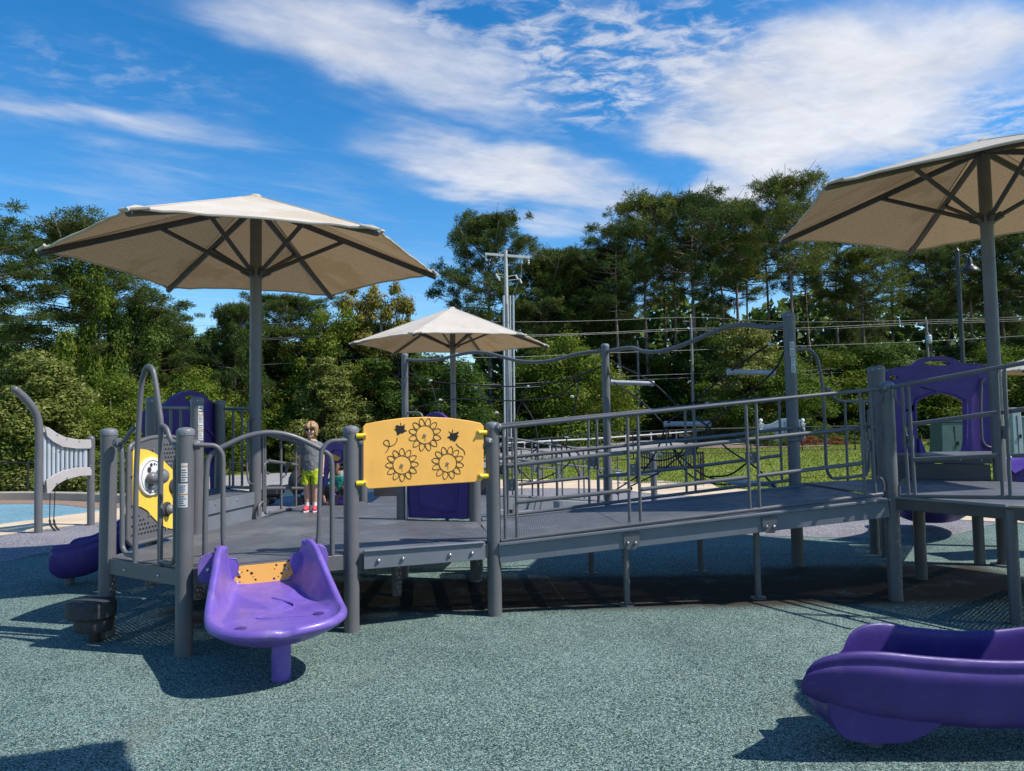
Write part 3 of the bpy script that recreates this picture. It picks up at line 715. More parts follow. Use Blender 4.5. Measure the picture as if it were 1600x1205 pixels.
# ================================================================ main play structure
DZ = .645                                     # lower deck level
P0, P1, P2, P3 = Vector((-3.40, 6.0)), Vector((-2.504, 5.45)), Vector((-1.365, 6.01)), Vector((-.185, 6.435))
P5, PU, PH1, PH2 = Vector((-3.2, 7.22)), Vector((-3.02, 8.36)), Vector((-3.98, 7.85)), Vector((-3.72, 9.05))
PT, PN = Vector((-1.262, 8.09)), Vector((-.425, 7.82))
RE, CC, PW, UM = Vector((3.54, 6.72)), Vector((3.283, 8.35)), Vector((4.53, 8.75)), Vector((5.494, 8.16))
LG = Vector((4.083, 5.902))
st = empty('play_structure', (-1.0, 7.0, 0), 'grey steel play structure with perforated decks, long ramp, railings, yellow panels and purple slides', 'play structure')
ST = MAT['steel']
def post(pt, z1, z0=0.0, r=.0635, name='post', parent=None, cap=True, stickers=()):
    c = Vector((pt[0], pt[1], 0)); mb = MB(); mb.tube([c + Vector((0, 0, z0)), c + Vector((0, 0, z1 - .012))], r, 24)
    o = mb.build(name, ST, parent or st)
    if cap:
        cm = MB(); cm.lathe([(r + .003, -.045), (r + .004, -.012), (r * .92, .002), (r * .6, .013), (0.0, .018)], c + Vector((0, 0, z1 - .005)), 24)
        cm.ball(c + Vector((-c.x, -c.y, 0)).normalized() * (r + .003) + Vector((0, 0, z1 - .03)), .006, 6, 1); cm.build('cap', [MAT['cap'], MAT['bolt']], o)
    return o
def ztop(px, py, pt): return D(px, py, pt.y).z
po = {}
po['P0'] = post(P0, ztop(178, 671, P0)); po['P1'] = post(P1, ztop(291, 670, P1)); po['P2'] = post(P2, ztop(548, 667, P2)); po['P3'] = post(P3, ztop(768, 661, P3))
po['P5'] = post(P5, ztop(304, 622, P5)); po['PH1'] = post(PH1, ztop(243, 622, PH1)); po['PH2'] = post(PH2, ztop(347, 627, PH2))
po['PT'] = post(PT, 1.62); po['PN'] = post(PN, 1.60)
QB = Vector((G(567, 783, DZ).x, G(567, 783, DZ).y)); post(QB, ztop(567, 690, QB))
QC = Vector((G(482, 789, DZ).x, G(482, 789, DZ).y)) + Vector((.02, .1)); post(QC, D(482, 694, QC.y).z)
RT = [post(RE, D(1383, 598, RE.y).z), post(PW, D(1364, 573, PW.y).z), post(Vector((4.75, 9.35)), 2.36), post(Vector((6.35, 9.35)), 2.3)]
# stickers (safety notices) wrapped on the posts
def sticker(pt, r, px0, px1, py0, py1, parent, lines, bar=None, Y=None):
    """notice printed on a post: white film with grey text lines and an orange bar"""
    y = Y or pt.y - r; a, b = D(px0, py0, y), D(px1, py1, y)
    c = Vector((pt[0], pt[1], 0)); view = math.atan2(-c.y, -c.x); half = min(1.0, abs(b.x - a.x) / 2 / r); mid = math.asin(max(-.95, min(.95, ((a.x + b.x) / 2 - D((px0 + px1) / 2, py0, pt.y).x + D((px0 + px1) / 2, py0, pt.y).x - pt.x) / r)))
    mid = -math.pi / 2 + math.asin(max(-.9, min(.9, ((a.x + b.x) / 2 - pt.x) / r))); half = max(.12, math.asin(half))
    z1, z0 = a.z, b.z
    def patch(t0, t1, s0, s1, rr, m, mb):
        V = []; k = 6
        for i in range(k + 1):
            q = mid - half + 2 * half * (t0 + (t1 - t0) * i / k)
            for z in (s0, s1): V.append(c + Vector((math.cos(q) * rr, math.sin(q) * rr, z0 + (z1 - z0) * z)))
        mb.add(V, [(2 * i, 2 * i + 2, 2 * i + 3, 2 * i + 1) for i in range(k)], m)
    mb = MB(); patch(0, 1, 0, 1, r + .0015, 0, mb)
    if bar: patch(.0, 1, bar[0], bar[1], r + .0025, 2, mb)
    for s0, s1, t1 in lines: patch(.1, t1, s0, s1, r + .0025, 1, mb)
    mb.build('sticker', [MAT['sticker'], MAT['print_black'], MAT['print_orange']], parent)
def txt(n, a, b, r=random.Random(3)): return [(a + (b - a) * (i + .25) / n, a + (b - a) * (i + .6) / n, r.uniform(.6, .92)) for i in range(n)]
sticker(P1, .0635, 278, 292, 756, 793, po['P1'], txt(4, .62, .95) + txt(5, .05, .5), (.52, .57))
sticker(P1, .0635, 283, 292, 724, 753, po['P1'], txt(5, .05, .7), (.8, .86))
sticker(P5, .0635, 308, 316, 634, 662, po['P5'], txt(6, .05, .48) + txt(2, .6, .95), (.5, .54)); sticker(P5, .0635, 308, 316, 662, 688, po['P5'], txt(4, .05, .45) + txt(3, .55, .95), (.48, .53))

# ---- decks (separate perforated sheets bolted edge to edge)
def deck(polys, z, th=.045, name='deck', skirt=.13):
    for pl in polys:
        mb = MB(); q = inset(pl, .003); mb.slab(q, z, .006); mb.build(name, MAT['deck'], st)
m1 = (P0 + P5) / 2; c0 = Vector((-2.1, 7.05)); c1 = Vector((-1.55, 7.75))
W = lambda *a: [tuple(v) for v in a]
deck([W(P0, P1, c0, P5), W(P1, P2, c0), W(P2, P3, c1 , c0), W(P3, PN, PT, c1), W(P5, c0, c1, PT, QB, QC, PU)], DZ)
QD = Vector((-1.1, 10.75)); QE = Vector((-2.15, 10.75))
deck([W(PT, Vector((-.35, 8.2)), Vector((-.2, 9.4)), Vector((-1.9, 9.4))), W(Vector((-1.95, 9.4)), Vector((-.2, 9.4)), Vector((-.2, 10.75)), Vector((-2.0, 10.75)))], DZ - .002)
def beam(a, b, z, h=.13, w=.045, name='edge_beam', bolts=(), parent=None, m='steel'):
    mb = MB(); mb.bar((a[0], a[1], z - h / 2), (b[0], b[1], z - h / 2), w, h)
    t = (Vector((b[0], b[1], 0)) - Vector((a[0], a[1], 0))); n = Vector((t.y, -t.x, 0)).normalized()
    if n.dot(Vector((a[0], a[1], 0))) > 0: n = -n
    for u in bolts:
        p = Vector((a[0], a[1], z - h * .55)).lerp(Vector((b[0], b[1], z - h * .55)), u) + n * (w / 2)
        mb.lathe([(.013, 0), (.013, .008), (.007, .015), (0, .016)], p, 8, 1, axis=n)
    return mb.build(name, [MAT[m], MAT['bolt']], parent or st, bevel=.004)
for a, b, bl in ((P0, P1, (.28, .72)), (P1, P2, ()), (P2, P3, ()), (P5, P0, ()), (PN, P3, ()), (PT, PN, ()), (QC, PU, (.5,))):
    beam(a, b, DZ - .008, .125, .04, bolts=bl)
for k in range(2):
    a = P0.lerp(P1, .3 + .4 * k); b = P5.lerp(PT, .1 + .28 * k)
    beam(a, b, DZ - .02, .1, .04, 'joist')
for u in (.3, .7): beam(P2.lerp(P3, u), PT.lerp(PN, u * .9), DZ - .02, .1, .05, 'joist')
beam(P0.lerp(P5, .5), c1, DZ - .02, .1, .05, 'joist'); beam(P5, P1.lerp(P2, .9), DZ - .02, .1, .05, 'joist')
# entry lip bolted in front of the deck between the two front posts
pl = Plane(P2, P3, .068); A = pl.p(568, 862); B = pl.p(756, 846)
lip = MB(); zt = (A.z + B.z) / 2
lip.bar((A.x, A.y, zt - .075), (B.x, B.y, zt - .075), .035, .15); lip.bar((A.x, A.y, zt), (B.x, B.y, zt), .075, .012)
for u in (.115, .31, .70, .89): lip.lathe([(.017, 0), (.017, .01), (.009, .02), (0, .021)], Vector((A.x, A.y, zt - .085)).lerp(Vector((B.x, B.y, zt - .085)), u) + pl.n * .018, 10, 1, axis=pl.n)
lip.build('entry_lip', [MAT['riser'], MAT['bolt']], st, bevel=.004)
for px, py in ((620, 930), (748, 894)):
    g = G(px, py); post(Vector((g.x, g.y)), DZ - .02, name='support_leg', cap=False, r=.05)

# ---- tubes of the hand rails: r 19 mm
TR = .019
def rail(plane, pxs, name, r=TR, corner=.07, parent=None, off=0.0, smooth=False, mat=None):
    P = [plane.p(x, y, off) for x, y in pxs]; P = smooth_path(P, 6) if smooth else (fillet(P, corner) if len(P) > 2 else P)
    mb = MB(); mb.tube(P, r, 12); return mb.build(name, mat or ST, parent or st)
def knuckle(plane, x, y, parent=None):
    p = plane.p(x, y); mb = MB(); mb.lathe([(.034, -.03), (.04, -.022), (.04, .022), (.034, .03)], p, 16, axis=plane.t); mb.ball(p - plane.n * -.034, .01, 8, 1); mb.build('rail_clamp', [ST, MAT['bolt']], parent or st)
# arched climber loop and barriers between the two left posts
pa = Plane(P0, P1)
rail(pa, [(211, 880), (212, 800), (213, 740), (217, 660), (221, 605), (226, 580), (232, 573), (239, 579), (244, 604), (249, 640), (251.5, 666), (251, 740), (250, 886)], 'hand_loop', .021, smooth=True)
rail(pa, [(184, 694), (193, 692), (203, 676), (211, 667)], 'loop_bracket'); rail(pa, [(252, 664), (260, 668), (267, 690), (278, 698), (287, 698)], 'loop_bracket')
rail(pa, [(183, 695), (190, 700), (191, 780), (191, 855), (197, 866), (211, 869)], 'barrier_rail'); rail(pa, [(250, 877), (270, 881), (274, 870), (274, 720), (282, 700)], 'barrier_rail')
knuckle(pa, 185, 692); knuckle(pa, 280, 698)
# arch over the purple seat between P1 and P2
pb_ = Plane(P1, P2)
rail(pb_, [(320, 886), (321, 800), (323, 735), (327, 715), (340, 703), (355, 695), (385, 682), (420, 676), (455, 681), (490, 696), (512, 709), (518, 722), (519, 760), (519, 880)], 'arch_rail', .021, smooth=True)
rail(pb_, [(303, 695), (338, 696), (348, 710), (348, 790), (348, 845), (352, 868)], 'handrail', off=.03); rail(pb_, [(541, 688), (513, 689), (501, 703), (498, 770), (497, 835), (493, 860)], 'handrail', off=.03)
knuckle(pb_, 306, 695); knuckle(pb_, 539, 688)
# upper deck at left with its riser and slide hood
UZ = .955
deck([W(P5, PU, PH2, PH1)], UZ)
mb = MB(); mb.bar((P5.x, P5.y, UZ - .07), (PU.x, PU.y, UZ - .07), .05, .14)
for u in (.25, .62, .9): mb.ball(Vector((P5.x, P5.y, UZ - .05)).lerp(Vector((PU.x, PU.y, UZ - .05)), u) + Vector((.026, 0, 0)), .013, 8, 1)
mb.build('edge_beam', [MAT['riser'], MAT['bolt']], st)
mb = MB(); mb.bar((P5.x - .012, P5.y, UZ - .23), (PU.x - .012, PU.y, UZ - .23), .03, .18); mb.build('riser_panel', MAT['riser'], st)
for a, b in ((PH1, P5), (PH2, PU), (PH1, PH2)): beam(a, b, UZ - .01, .12, .04)
for a, b, px in ((PH1, P5, [(252, 637), (297, 638)]), (PH2, PU, [(351, 639), (391, 639)])):
    q = Plane(a, b); rail(q, px, 'barrier_rail')
    y1 = 757
    rail(q, [(px[0][0] - 1, y1 + 4), (px[1][0] + 1, y1 + 5)], 'barrier_rail')
    for f in (.33, .68):
        x = px[0][0] + (px[1][0] - px[0][0]) * f; rail(q, [(x, px[0][1]), (x, y1 + 4)], 'baluster', .015)
qg = Plane(PU, Vector((-2.5, 8.2)), .1)
rail(qg, [(397, 652), (388, 655), (387, 680), (386, 740), (389, 756), (397, 757)], 'grab_bar', .012, corner=.05)

def hood(A, B, out, name, th=.06):
    """moulded slide hood: outline and openings given in photo pixels on the plane A-B"""
    pass
ph = Plane(PH1, PH2); wA = (PH2 - PH1).length
def moulded(name, frame, loops, th, m, parent=None, bevel=.02):
    mb = MB(); mb.prism(loops, frame, th); return mb.build(name, MAT[m], parent or st, bevel=bevel, seg=3, autos=50)
def arch_hood(L, z0, z1, grip=True):
    s = L
    o = [(.0, z0), (.0, z1 - .17), (.10 * s, z1 - .13), (.22 * s, z1 - .11), (.30 * s, z1 - .03), (.40 * s, z1), (.5 * s, z1 + .005), (.6 * s, z1), (.70 * s, z1 - .03), (.78 * s, z1 - .11), (.9 * s, z1 - .13), (s, z1 - .17), (s, z0)]
    op = [(.73 * s, z0), (.74 * s, z0 + .16), (.72 * s, z0 + .55), (.66 * s, z0 + .64), (.5 * s, z0 + .69), (.34 * s, z0 + .64), (.28 * s, z0 + .55), (.26 * s, z0 + .16), (.27 * s, z0)]
    outl = o + op
    grp = [(.37 * s, z1 - .075), (.5 * s, z1 - .085), (.63 * s, z1 - .075), (.6 * s, z1 - .045), (.5 * s, z1 - .035), (.4 * s, z1 - .045)]
    h1 = circ(.07 * s, z1 - .28, .04, .035, 10); h2 = circ(.93 * s, z1 - .28, .04, .035, 10)
    return [outl, grp, h1, h2]
Lh = (PH2 - PH1).length
Hq = lambda L: [(ph.uv(x, y)) for x, y in L]
ph2 = Plane(PH1, PH2, -.09)
Hq2 = lambda L: [(ph2.uv(x, y)) for x, y in L]
out_ = Hq2([(225, 650), (231, 641), (250, 634), (262, 629), (272, 620), (284, 613), (297, 610.5), (310, 613), (320, 620), (328, 628), (338, 633), (344, 640), (345, 700), (345, 776), (334, 778), (333, 740), (331, 716), (324, 699), (311, 689), (295, 686), (279, 691), (269, 703), (266, 730), (266, 795), (238, 800), (236, 720), (231, 690)])
grip_ = Hq2([(287, 621), (296, 618), (306, 620), (313, 626), (309, 629), (298, 626), (290, 627)])
dot_ = [ph2.uv(337, 644)]; dot_ = circ(dot_[0][0], dot_[0][1], .05, .035, 10)
h1 = moulded('slide_hood', lambda u, z, o: ph2.w(u, z, o - .05), [out_, grip_, dot_], .07, 'purple_deep', bevel=.008)
mb = MB(); mb.tube(smooth_path([ph2.w(*ph2.uv(x, y), .03) for x, y in [(256, 700), (262, 684), (276, 673), (296, 667), (315, 669), (329, 680), (338, 697), (340, 730)]], 4), .022, 8); mb.build('moulded_ridge', MAT['purple_deep'], h1)

def slide(name, path, w, hw, parent, m, nose=.28, tag_=None, skew=0.0, blunt=.3):
    """open moulded trough along a path (floor centre line, exit end first): rolled rims, fluted outer walls, rounded nose"""
    P = smooth_path(path, 7); k = len(P); mb = MB(); V = []; L = [0]
    for i in range(1, k): L.append(L[-1] + (P[i] - P[i - 1]).length)
    hwid = w / 2
    sec = [(0, .03), (.62, .03), (.74, .045), (.80, .10), (.83, .20), (.845, .80), (.87, .93), (.92, 1.0), (.98, .985), (1.02, .93), (1.03, .86), (1.0, .79), (.995, .75), (1.04, .69), (1.05, .60), (1.02, .44), (.955, .20), (.86, -.04), (.66, -.24), (.35, -.33), (0, -.34)]
    full = [(x, z) for x, z in sec] + [(-x, z) for x, z in sec[::-1][1:-1]]; n = len(full)
    for i, p in enumerate(P):
        t = (P[min(i + 1, k - 1)] - P[max(i - 1, 0)]); t.z = 0; t.normalize(); sd = Vector((t.y, -t.x, 0)); q = min(1, L[i] / nose)
        e = math.sqrt(max(0, 1 - (1 - q) ** 2)); hh = hw * (blunt + (1 - blunt) * e)
        for x, z in full:
            wz = z * hh if z > 0 else z * .40 * (.35 + .65 * e)
            V.append(p + sd * (x * hwid * (.80 + .20 * e)) + Vector((0, 0, wz)) - t * skew * x * max(0, 1 - L[i] / 1.1) - t * (0.06 * (1 - e) * (1 - min(1, max(0, z)))))
    F = [(i * n + j, i * n + (j + 1) % n, (i + 1) * n + (j + 1) % n, (i + 1) * n + j) for i in range(k - 1) for j in range(n)]
    F.append(tuple(range(n))[::-1]); F.append(tuple((k - 1) * n + j for j in range(n)))
    mb.add(V, F); o = mb.build(name, MAT[m], parent, smooth=True, autos=55)
    sb = o.modifiers.new('s', 'SUBSURF'); sb.levels = 1; sb.render_levels = 2
    return o
slide('slide', [(-5.02, 7.95, .21), (-4.9, 7.97, .215), (-4.72, 8.02, .25), (-4.5, 8.12, .38), (-4.24, 8.26, .66), (-3.98, 8.38, .98)], .56, .27, st, 'purple_deep', nose=.09, blunt=.82)
lg = MB(); lg.tube([(-4.95, 8.0, 0), (-4.95, 8.0, .15)], .05, 14); lg.build('slide_foot', ST, st)
# ---- yellow play panel between P0 and P5 (frame, band, dial, knobs)
pf = Plane(P0, P5); ofs = .0
Z6 = lambda x, y: (190 + x / 6.02, 660 + y / 6.02)
fr = [Z6(45, 190), Z6(160, 165), Z6(400, 150), Z6(640, 165), Z6(700, 200), Z6(705, 1050), Z6(660, 1075), Z6(500, 1075), Z6(250, 1120), Z6(110, 1160), Z6(55, 1130), Z6(42, 1050)]
FU = [pf.uv(x, y) for x, y in fr]
u0, u1 = min(u for u, z in FU[:1] + FU[-2:]), (P5 - P0).length - .09
zt0, zb0 = pf.uv(*Z6(300, 155))[1], pf.uv(*Z6(300, 1100))[1]
u0 = pf.uv(*Z6(52, 600))[0]
pan = lambda u, z, o: pf.w(u, z, o)
UV6 = lambda x, y: pf.uv(*Z6(x, y))
outline = [(u0, zb0 + .05), (u0 + .05, zb0), (u1 - .05, zb0), (u1, zb0 + .05), (u1, zt0 - .04), (u0 + .6 * (u1 - u0), zt0 + .02), (u0 + .3 * (u1 - u0), zt0 + .012), (u0, zt0 - .05)]
holes = []
z_lo, z_hi = UV6(85, 1070)[1], UV6(85, 865)[1]; ua = UV6(85, 900)[0]
pitch = (z_hi - z_lo) / 4.2
for r in range(6):
    for c in range(int(9)):
        u, z = ua + c * pitch * .92 + (r % 2) * pitch * .46, z_lo + r * pitch * .88
        lim = ua + (z_hi + .02 - z) * 1.75 + .02
        if u < lim and u < u1 - .08: holes.append(circ(u, z, pitch * .33, None, 10))
zt1 = UV6(400, 215)[1]; ub = UV6(385, 215)[0]
for r in range(7):
    for c in range(11):
        u, z = ub - .08 + c * pitch * .92 + (r % 2) * pitch * .46, zt1 - r * pitch * .88
        if u < u1 - .05 and u > ub - .05 + max(0, r - 1) * pitch * .62 and z > zt1 - .4: holes.append(circ(u, z, pitch * .31, None, 10))
mb = MB(); mb.prism([outline] + holes, pan, .016); pnl = mb.build('play_panel', ST, st, autos=40)
mb = MB(); fl_ = [Vector(pan(u, z, .008)) for u, z in outline]; mb.tube(fillet(fl_ + [fl_[0]], .07), .019, 12); mb.build('panel_frame', ST, pnl)
bd = [(80, 255), (150, 250), (220, 260), (290, 290), (340, 325), (385, 375), (440, 430), (505, 490), (560, 510), (620, 515), (620, 1005), (505, 1002), (440, 1000), (385, 985), (330, 950), (270, 890), (220, 830), (160, 795), (110, 785), (80, 780)]
bu = [UV6(x, y) for x, y in bd]; bu = [(min(u, u1 - .03), z) for u, z in bu]
mb = MB(); mb.prism([bu], lambda u, z, o: pan(u, z, o + .016), .01); mb.build('yellow_band', MAT['yellow'], pnl, bevel=.002)
du, dz = UV6(245, 510); dr = abs(UV6(245, 330)[1] - UV6(245, 690)[1]) / 2
mb = MB(); mb.lathe([(dr, 0), (dr, .016), (dr - .006, .022), (0, .022)], pan(du, dz, .026), 32, axis=pf.n); dial = mb.build('dial', MAT['white'], pnl)
mb = MB(); mb.tube([pan(du + dr * .84 * math.cos(a), dz + dr * .84 * math.sin(a), .049) for a in [2 * math.pi * i / 40 for i in range(40)]], .0025, 6, closed=True)
for a, rr, q in ((2.2, .45, .026), (1.75, .62, .017), (1.35, .66, .010), (1.1, .68, .006)): mb.lathe([(q, 0), (q, .004), (0, .005)], pan(du + dr * rr * math.cos(a), dz + dr * rr * math.sin(a), .048), 14, axis=pf.n)
mb.build('dial_print', MAT['print_black'], dial)
def knob(x, y, r, base=None, prot=.06, cone=False):
    u, z = UV6(x, y); mb = MB()
    if base: mb.lathe([(base, .0), (base, .012), (base * .9, .02), (0, .02)], pan(u, z, .026), 24, 1, axis=pf.n)
    mb.lathe([(r * .55, .02), (r * .6, prot * .4), (r, prot), (r * .98, prot + r * .35), (r * .75, prot + r * .75), (r * .35, prot + r * .95), (0, prot + r)], pan(u, z, .03), 20, axis=pf.n)
    mb.build('knob', [MAT['knob'], MAT['black_rubber']], pnl)
knob(205, 520, .052, prot=.05); knob(288, 508, .074, prot=.05); knob(222, 608, .03, prot=.03); knob(465, 600, .045, .07, .03); knob(395, 818, .045, .07, .03)
for x, y in ((82, 252), (275, 255), (422, 388), (75, 505), (80, 780), (240, 872), (398, 1000)):
    u, z = UV6(x, y); mb = MB(); mb.ball(pan(u, z, .026), .01, 8); mb.build('bolt', MAT['bolt'], pnl)
# ---- sunflower panel between P2 and P3
ps = Plane(P2, P3, .03)
TLp = [(567, 667), (572, 662), (600, 657), (630, 653), (665, 651.5), (700, 653), (730, 657), (750, 661), (755, 666), (755, 748), (750, 752.5), (665, 758), (575, 764), (567, 757)]
sp = moulded('sunflower_panel', lambda u, z, o: ps.w(u, z, o - .01), [[ps.uv(x, y) for x, y in TLp]], .024, 'ochre', bevel=.005)
SF = lambda u, z, o: ps.w(u, z, o + .0135)
Zs = lambda x, y: ps.uv(540 + x / 4.636, 640 + y / 4.636)
def ink(name, strokes, parent, r=.0031):
    mb = MB()
    for s, closed in strokes:
        mb.tube([SF(u, z, .001) for u, z in s], r, 6, closed=closed)
    mb.build(name, MAT['groove'], parent)
def flower(cx, cy, rp=122, rc=66, a0=0.0):
    u, z = Zs(cx, cy); k = abs(Zs(cx, cy)[1] - Zs(cx, cy + 100)[1]) / 100; R, r = rp * k, rc * k; s = [(circ(u, z, r, None, 40), True)]
    for i in range(12):
        a = a0 + i * math.pi / 6; pt = []
        for t in np.linspace(0, 1, 9):
            rad = r + (R - r) * t; wv = .205 * math.sin(math.pi * (.16 + .84 * t)) ** .8 * (1 - .05 * t) * (1.12 if t < .5 else 1); pt.append((rad, wv if t < 1 else 0))
        lp = [(u + q * math.cos(a + w), z + q * math.sin(a + w)) for q, w in pt] + [(u + q * math.cos(a - w), z + q * math.sin(a - w)) for q, w in pt[::-1][1:]]
        s.append((lp, False))
    s.append(([(u, z - .01), (u, z - r * .75)], False))
    ink('sunflower', s[:-1], sp); ink('stalk', s[-1:], sp, .002)
    mb = MB(); mb.lathe([(.014, 0), (.014, .006), (.009, .014), (0, .015)], SF(u, z, .0), 12, axis=ps.n); mb.build('bolt', MAT['bolt'], sp)
flower(573, 182, a0=math.pi / 12); flower(407, 400, a0=0); flower(738, 386, a0=math.pi / 10)
def bee(pts, legs):
    mb = MB(); mb.prism([[Zs(x, y) for x, y in pts]], lambda u, z, o: SF(u, z, o - .0005), .004)
    for l in legs: mb.tube([SF(*Zs(x, y), .001) for x, y in l], .0032, 6)
    mb.build('bee', MAT['groove'], sp)
bee([(372, 112), (392, 120), (412, 116), (420, 110), (426, 128), (424, 146), (438, 150), (440, 158), (424, 160), (420, 168), (412, 172), (400, 170), (374, 188), (368, 164), (362, 150), (352, 148), (354, 140), (366, 136), (358, 122), (362, 116)], [[(398, 122), (397, 96)], [(414, 118), (428, 108)]])
bee([(758, 166), (776, 172), (800, 166), (812, 158), (816, 172), (804, 186), (818, 192), (808, 202), (802, 216), (790, 232), (774, 226), (756, 220), (750, 208), (736, 206), (736, 198), (752, 190), (756, 178)], [[(773, 168), (772, 146)], [(760, 172), (744, 158)]])
ink('flight_trail', [([(p.x, p.y) for p in smooth_path([Vector((*Zs(x, y), 0)) for x, y in [(372, 204), (368, 230), (350, 254), (318, 266), (290, 260), (274, 244), (282, 226), (304, 222), (314, 242), (312, 272), (300, 298), (288, 312)]], 5)], False)], sp, .0034)
ink('flight_trail', [([(p.x, p.y) for p in smooth_path([Vector((*Zs(x, y), 0)) for x, y in [(798, 246), (815, 268), (840, 284), (856, 302), (861, 326)]], 5)], False)], sp, .0034)
for x, y, s in ((563, 681, -1), (563, 755, -1), (753, 676, 1), (755, 744, 1)):
    p = ps.p(x, y, .02); mb = MB(); d = ps.t * (-.075 if s < 0 else .075)
    mb.tube([p - ps.t * .04 * s + ps.t * .0, p + d * .5], .021, 12); mb.bar(p - ps.t * .05 * s - ps.n * .012, p + d * .4 - ps.n * .012, .03, .042); mb.ball(p - ps.t * .035 * s + ps.n * .02, .011, 8, 1); mb.build('panel_clamp', [MAT['bright_yellow'], MAT['bolt']], st)
# ---- purple panels on the far side of the deck
pp = Plane(PT, PN)
Lp = (PN - PT).length
hp = moulded('climber_panel', lambda u, z, o: pp.w(u, z, o - .04), [[(.08, DZ + .02), (.06, 1.56), (.15, 1.66), (.24, 1.74), (.30, 1.80), (.36, 1.835), (.42, 1.845), (.48, 1.835), (.54, 1.80), (.60, 1.74), (.69, 1.66), (Lp - .05, 1.56), (Lp - .08, DZ + .02)]], .06, 'purple_deep')
mb = MB(); lp = [(.2, DZ + .34), (.2, DZ + .17), (.26, DZ + .14), (Lp - .28, DZ + .09), (Lp - .22, DZ + .12), (Lp - .2, DZ + .36), (Lp - .2, DZ + .8), (.2, DZ + .8)]
mb.tube(fillet([pp.w(u, z, .022) for u, z in lp] + [pp.w(*lp[0], .022)], .05), .013, 8); mb.build('moulded_ridge', MAT['purple_deep'], hp)
for u in (.01, .075): 
    mb = MB(); mb.tube([pp.w(u, DZ, .05), pp.w(u, DZ + .95, .05)], .012, 8); mb.build('edge_tube', MAT['galv'] if u > .05 else ST, st)
rail(pp, [(637, 645), (655, 645), (660, 650), (660, 665)], 'grab_bar', .015)
# round crawl-through panel behind the boy
pq = Plane(QC + Vector((.0, .02)), QB + Vector((.0, -.55)))
Lq = (QB - QC).length
uc, zc_ = pq.uv(531, 749); zr = abs(pq.uv(531, 724)[1] - pq.uv(531, 775)[1]) / 2
ut, zt_ = pq.uv(520, 692)
op = [(.0, DZ + .02), (0, zt_ - .1), (.05, zt_), (Lq - .05, zt_), (Lq, zt_ - .1), (Lq, DZ + .02)]
cp_ = moulded('crawl_panel', lambda u, z, o: pq.w(u, z, o - .03), [op, circ(uc, zc_, zr, zr, 28)], .05, 'purple', bevel=.01)
mb = MB(); mb.tube([pq.w(uc + (zr * 1.2) * math.cos(a), zc_ + zr * 1.2 * math.sin(a), .02) for a in [2 * math.pi * i / 36 for i in range(36)]], .006, 6, closed=True); mb.build('moulded_ridge', MAT['purple_deep'], cp_)
ud, zd = pq.uv(528, 712)
mb = MB(); mb.tube([pq.w(ud + .10 * math.cos(a), zd + .085 * math.sin(a), .03) for a in [2 * math.pi * i / 28 for i in range(28)]], .008, 8, closed=True); mb.prism([[(ud + .085 * math.cos(a), zd + .07 * math.sin(a)) for a in [2.7 + math.pi * i / 14 for i in range(15)]]], lambda u, z, o: pq.w(u, z, o + .02), .012, 1); mb.build('bubble_window', [MAT['purple_deep'], MAT['ochre']], cp_)
# ---- rail behind the boy
pk = Plane(PU + Vector((.08, .0)), QC + Vector((.0, .0)))
for px in ([(408, 676), (440, 685), (478, 696)], [(418, 720), (445, 724), (478, 729)], [(415, 763), (478, 763)], [(420, 802), (450, 796), (480, 790)]): rail(pk, px, 'barrier_rail', corner=.02)
rail(pk, [(420, 740), (414, 738), (412, 725), (420, 720), (440, 723), (448, 728), (447, 742), (441, 746)], 'barrier_rail', .015)
rail(pk, [(404, 806), (404, 790), (410, 783), (414, 790), (414, 803), (420, 802)], 'barrier_rail', .015)
for x0, y0, y1 in ((411, 678, 800), (414, 678, 801), (439, 684, 797), (462, 692, 794)): rail(pk, [(x0, y0), (x0 + .5, y1)], 'baluster', .015)
rail(Plane(QB, QD), [(572, 690), (600, 690), (640, 690)], 'barrier_rail')
# far upper step behind
beam((-2.1, 10.75), (-.2, 10.75), DZ + .28, .28, .04, 'riser_panel', m='steel_dark'); deck([W(Vector((-2.1, 10.77)), Vector((-.2, 10.77)), Vector((-.2, 11.8)), Vector((-2.1, 11.8)))], DZ + .28)

# ---- the ramp
RZ = lambda x, y: DZ - .022 + (x + .185) * .0855
B0 = Vector((-.40, 8.13))
ra = lambda u, v: (P3 * (1 - u) + RE * u) * (1 - v) + (B0 * (1 - u) + (CC + Vector((.12, -.05))) * u) * v
for k in range(3):
    a, b = k / 3, (k + 1) / 3; pl_ = W(ra(a, .03), ra(b, .03), ra(b, .97), ra(a, .97)); mb = MB(); mb.slab(inset(pl_, .004), RZ, .006); mb.build('ramp_deck', MAT['deck'], st)
def rbeam(v, off=0, h=.15, name='ramp_beam'):
    a, b = ra(0.012, v), ra(.985, v); mb = MB()
    mb.bar((a.x, a.y + off, RZ(a.x, 0) - .012 - h / 2), (b.x, b.y + off, RZ(b.x, 0) - .012 - h / 2), .05, h); mb.bar((a.x, a.y + off - .02, RZ(a.x, 0) + .004), (b.x, b.y + off - .02, RZ(b.x, 0) + .004), .07, .022); return mb.build(name, MAT['riser'], st, bevel=.003)
rbeam(0, -.03); rbeam(1, .0)
for i in range(6):
    u = (i + .5) / 6; a, b = ra(u - .0, .02), ra(u, .98); mb = MB(); mb.bar((a.x, a.y, RZ(a.x, 0) - .07), (b.x, b.y, RZ(b.x, 0) - .05), .035, .08); mb.build('joist', ST, st)
for v in (.33, .66):
    a, b = ra(0.01, v), ra(.99, v); mb = MB(); mb.bar((a.x, a.y, RZ(a.x, 0) - .09), (b.x, b.y, RZ(b.x, 0) - .09), .03, .06); mb.build('joist', ST, st)
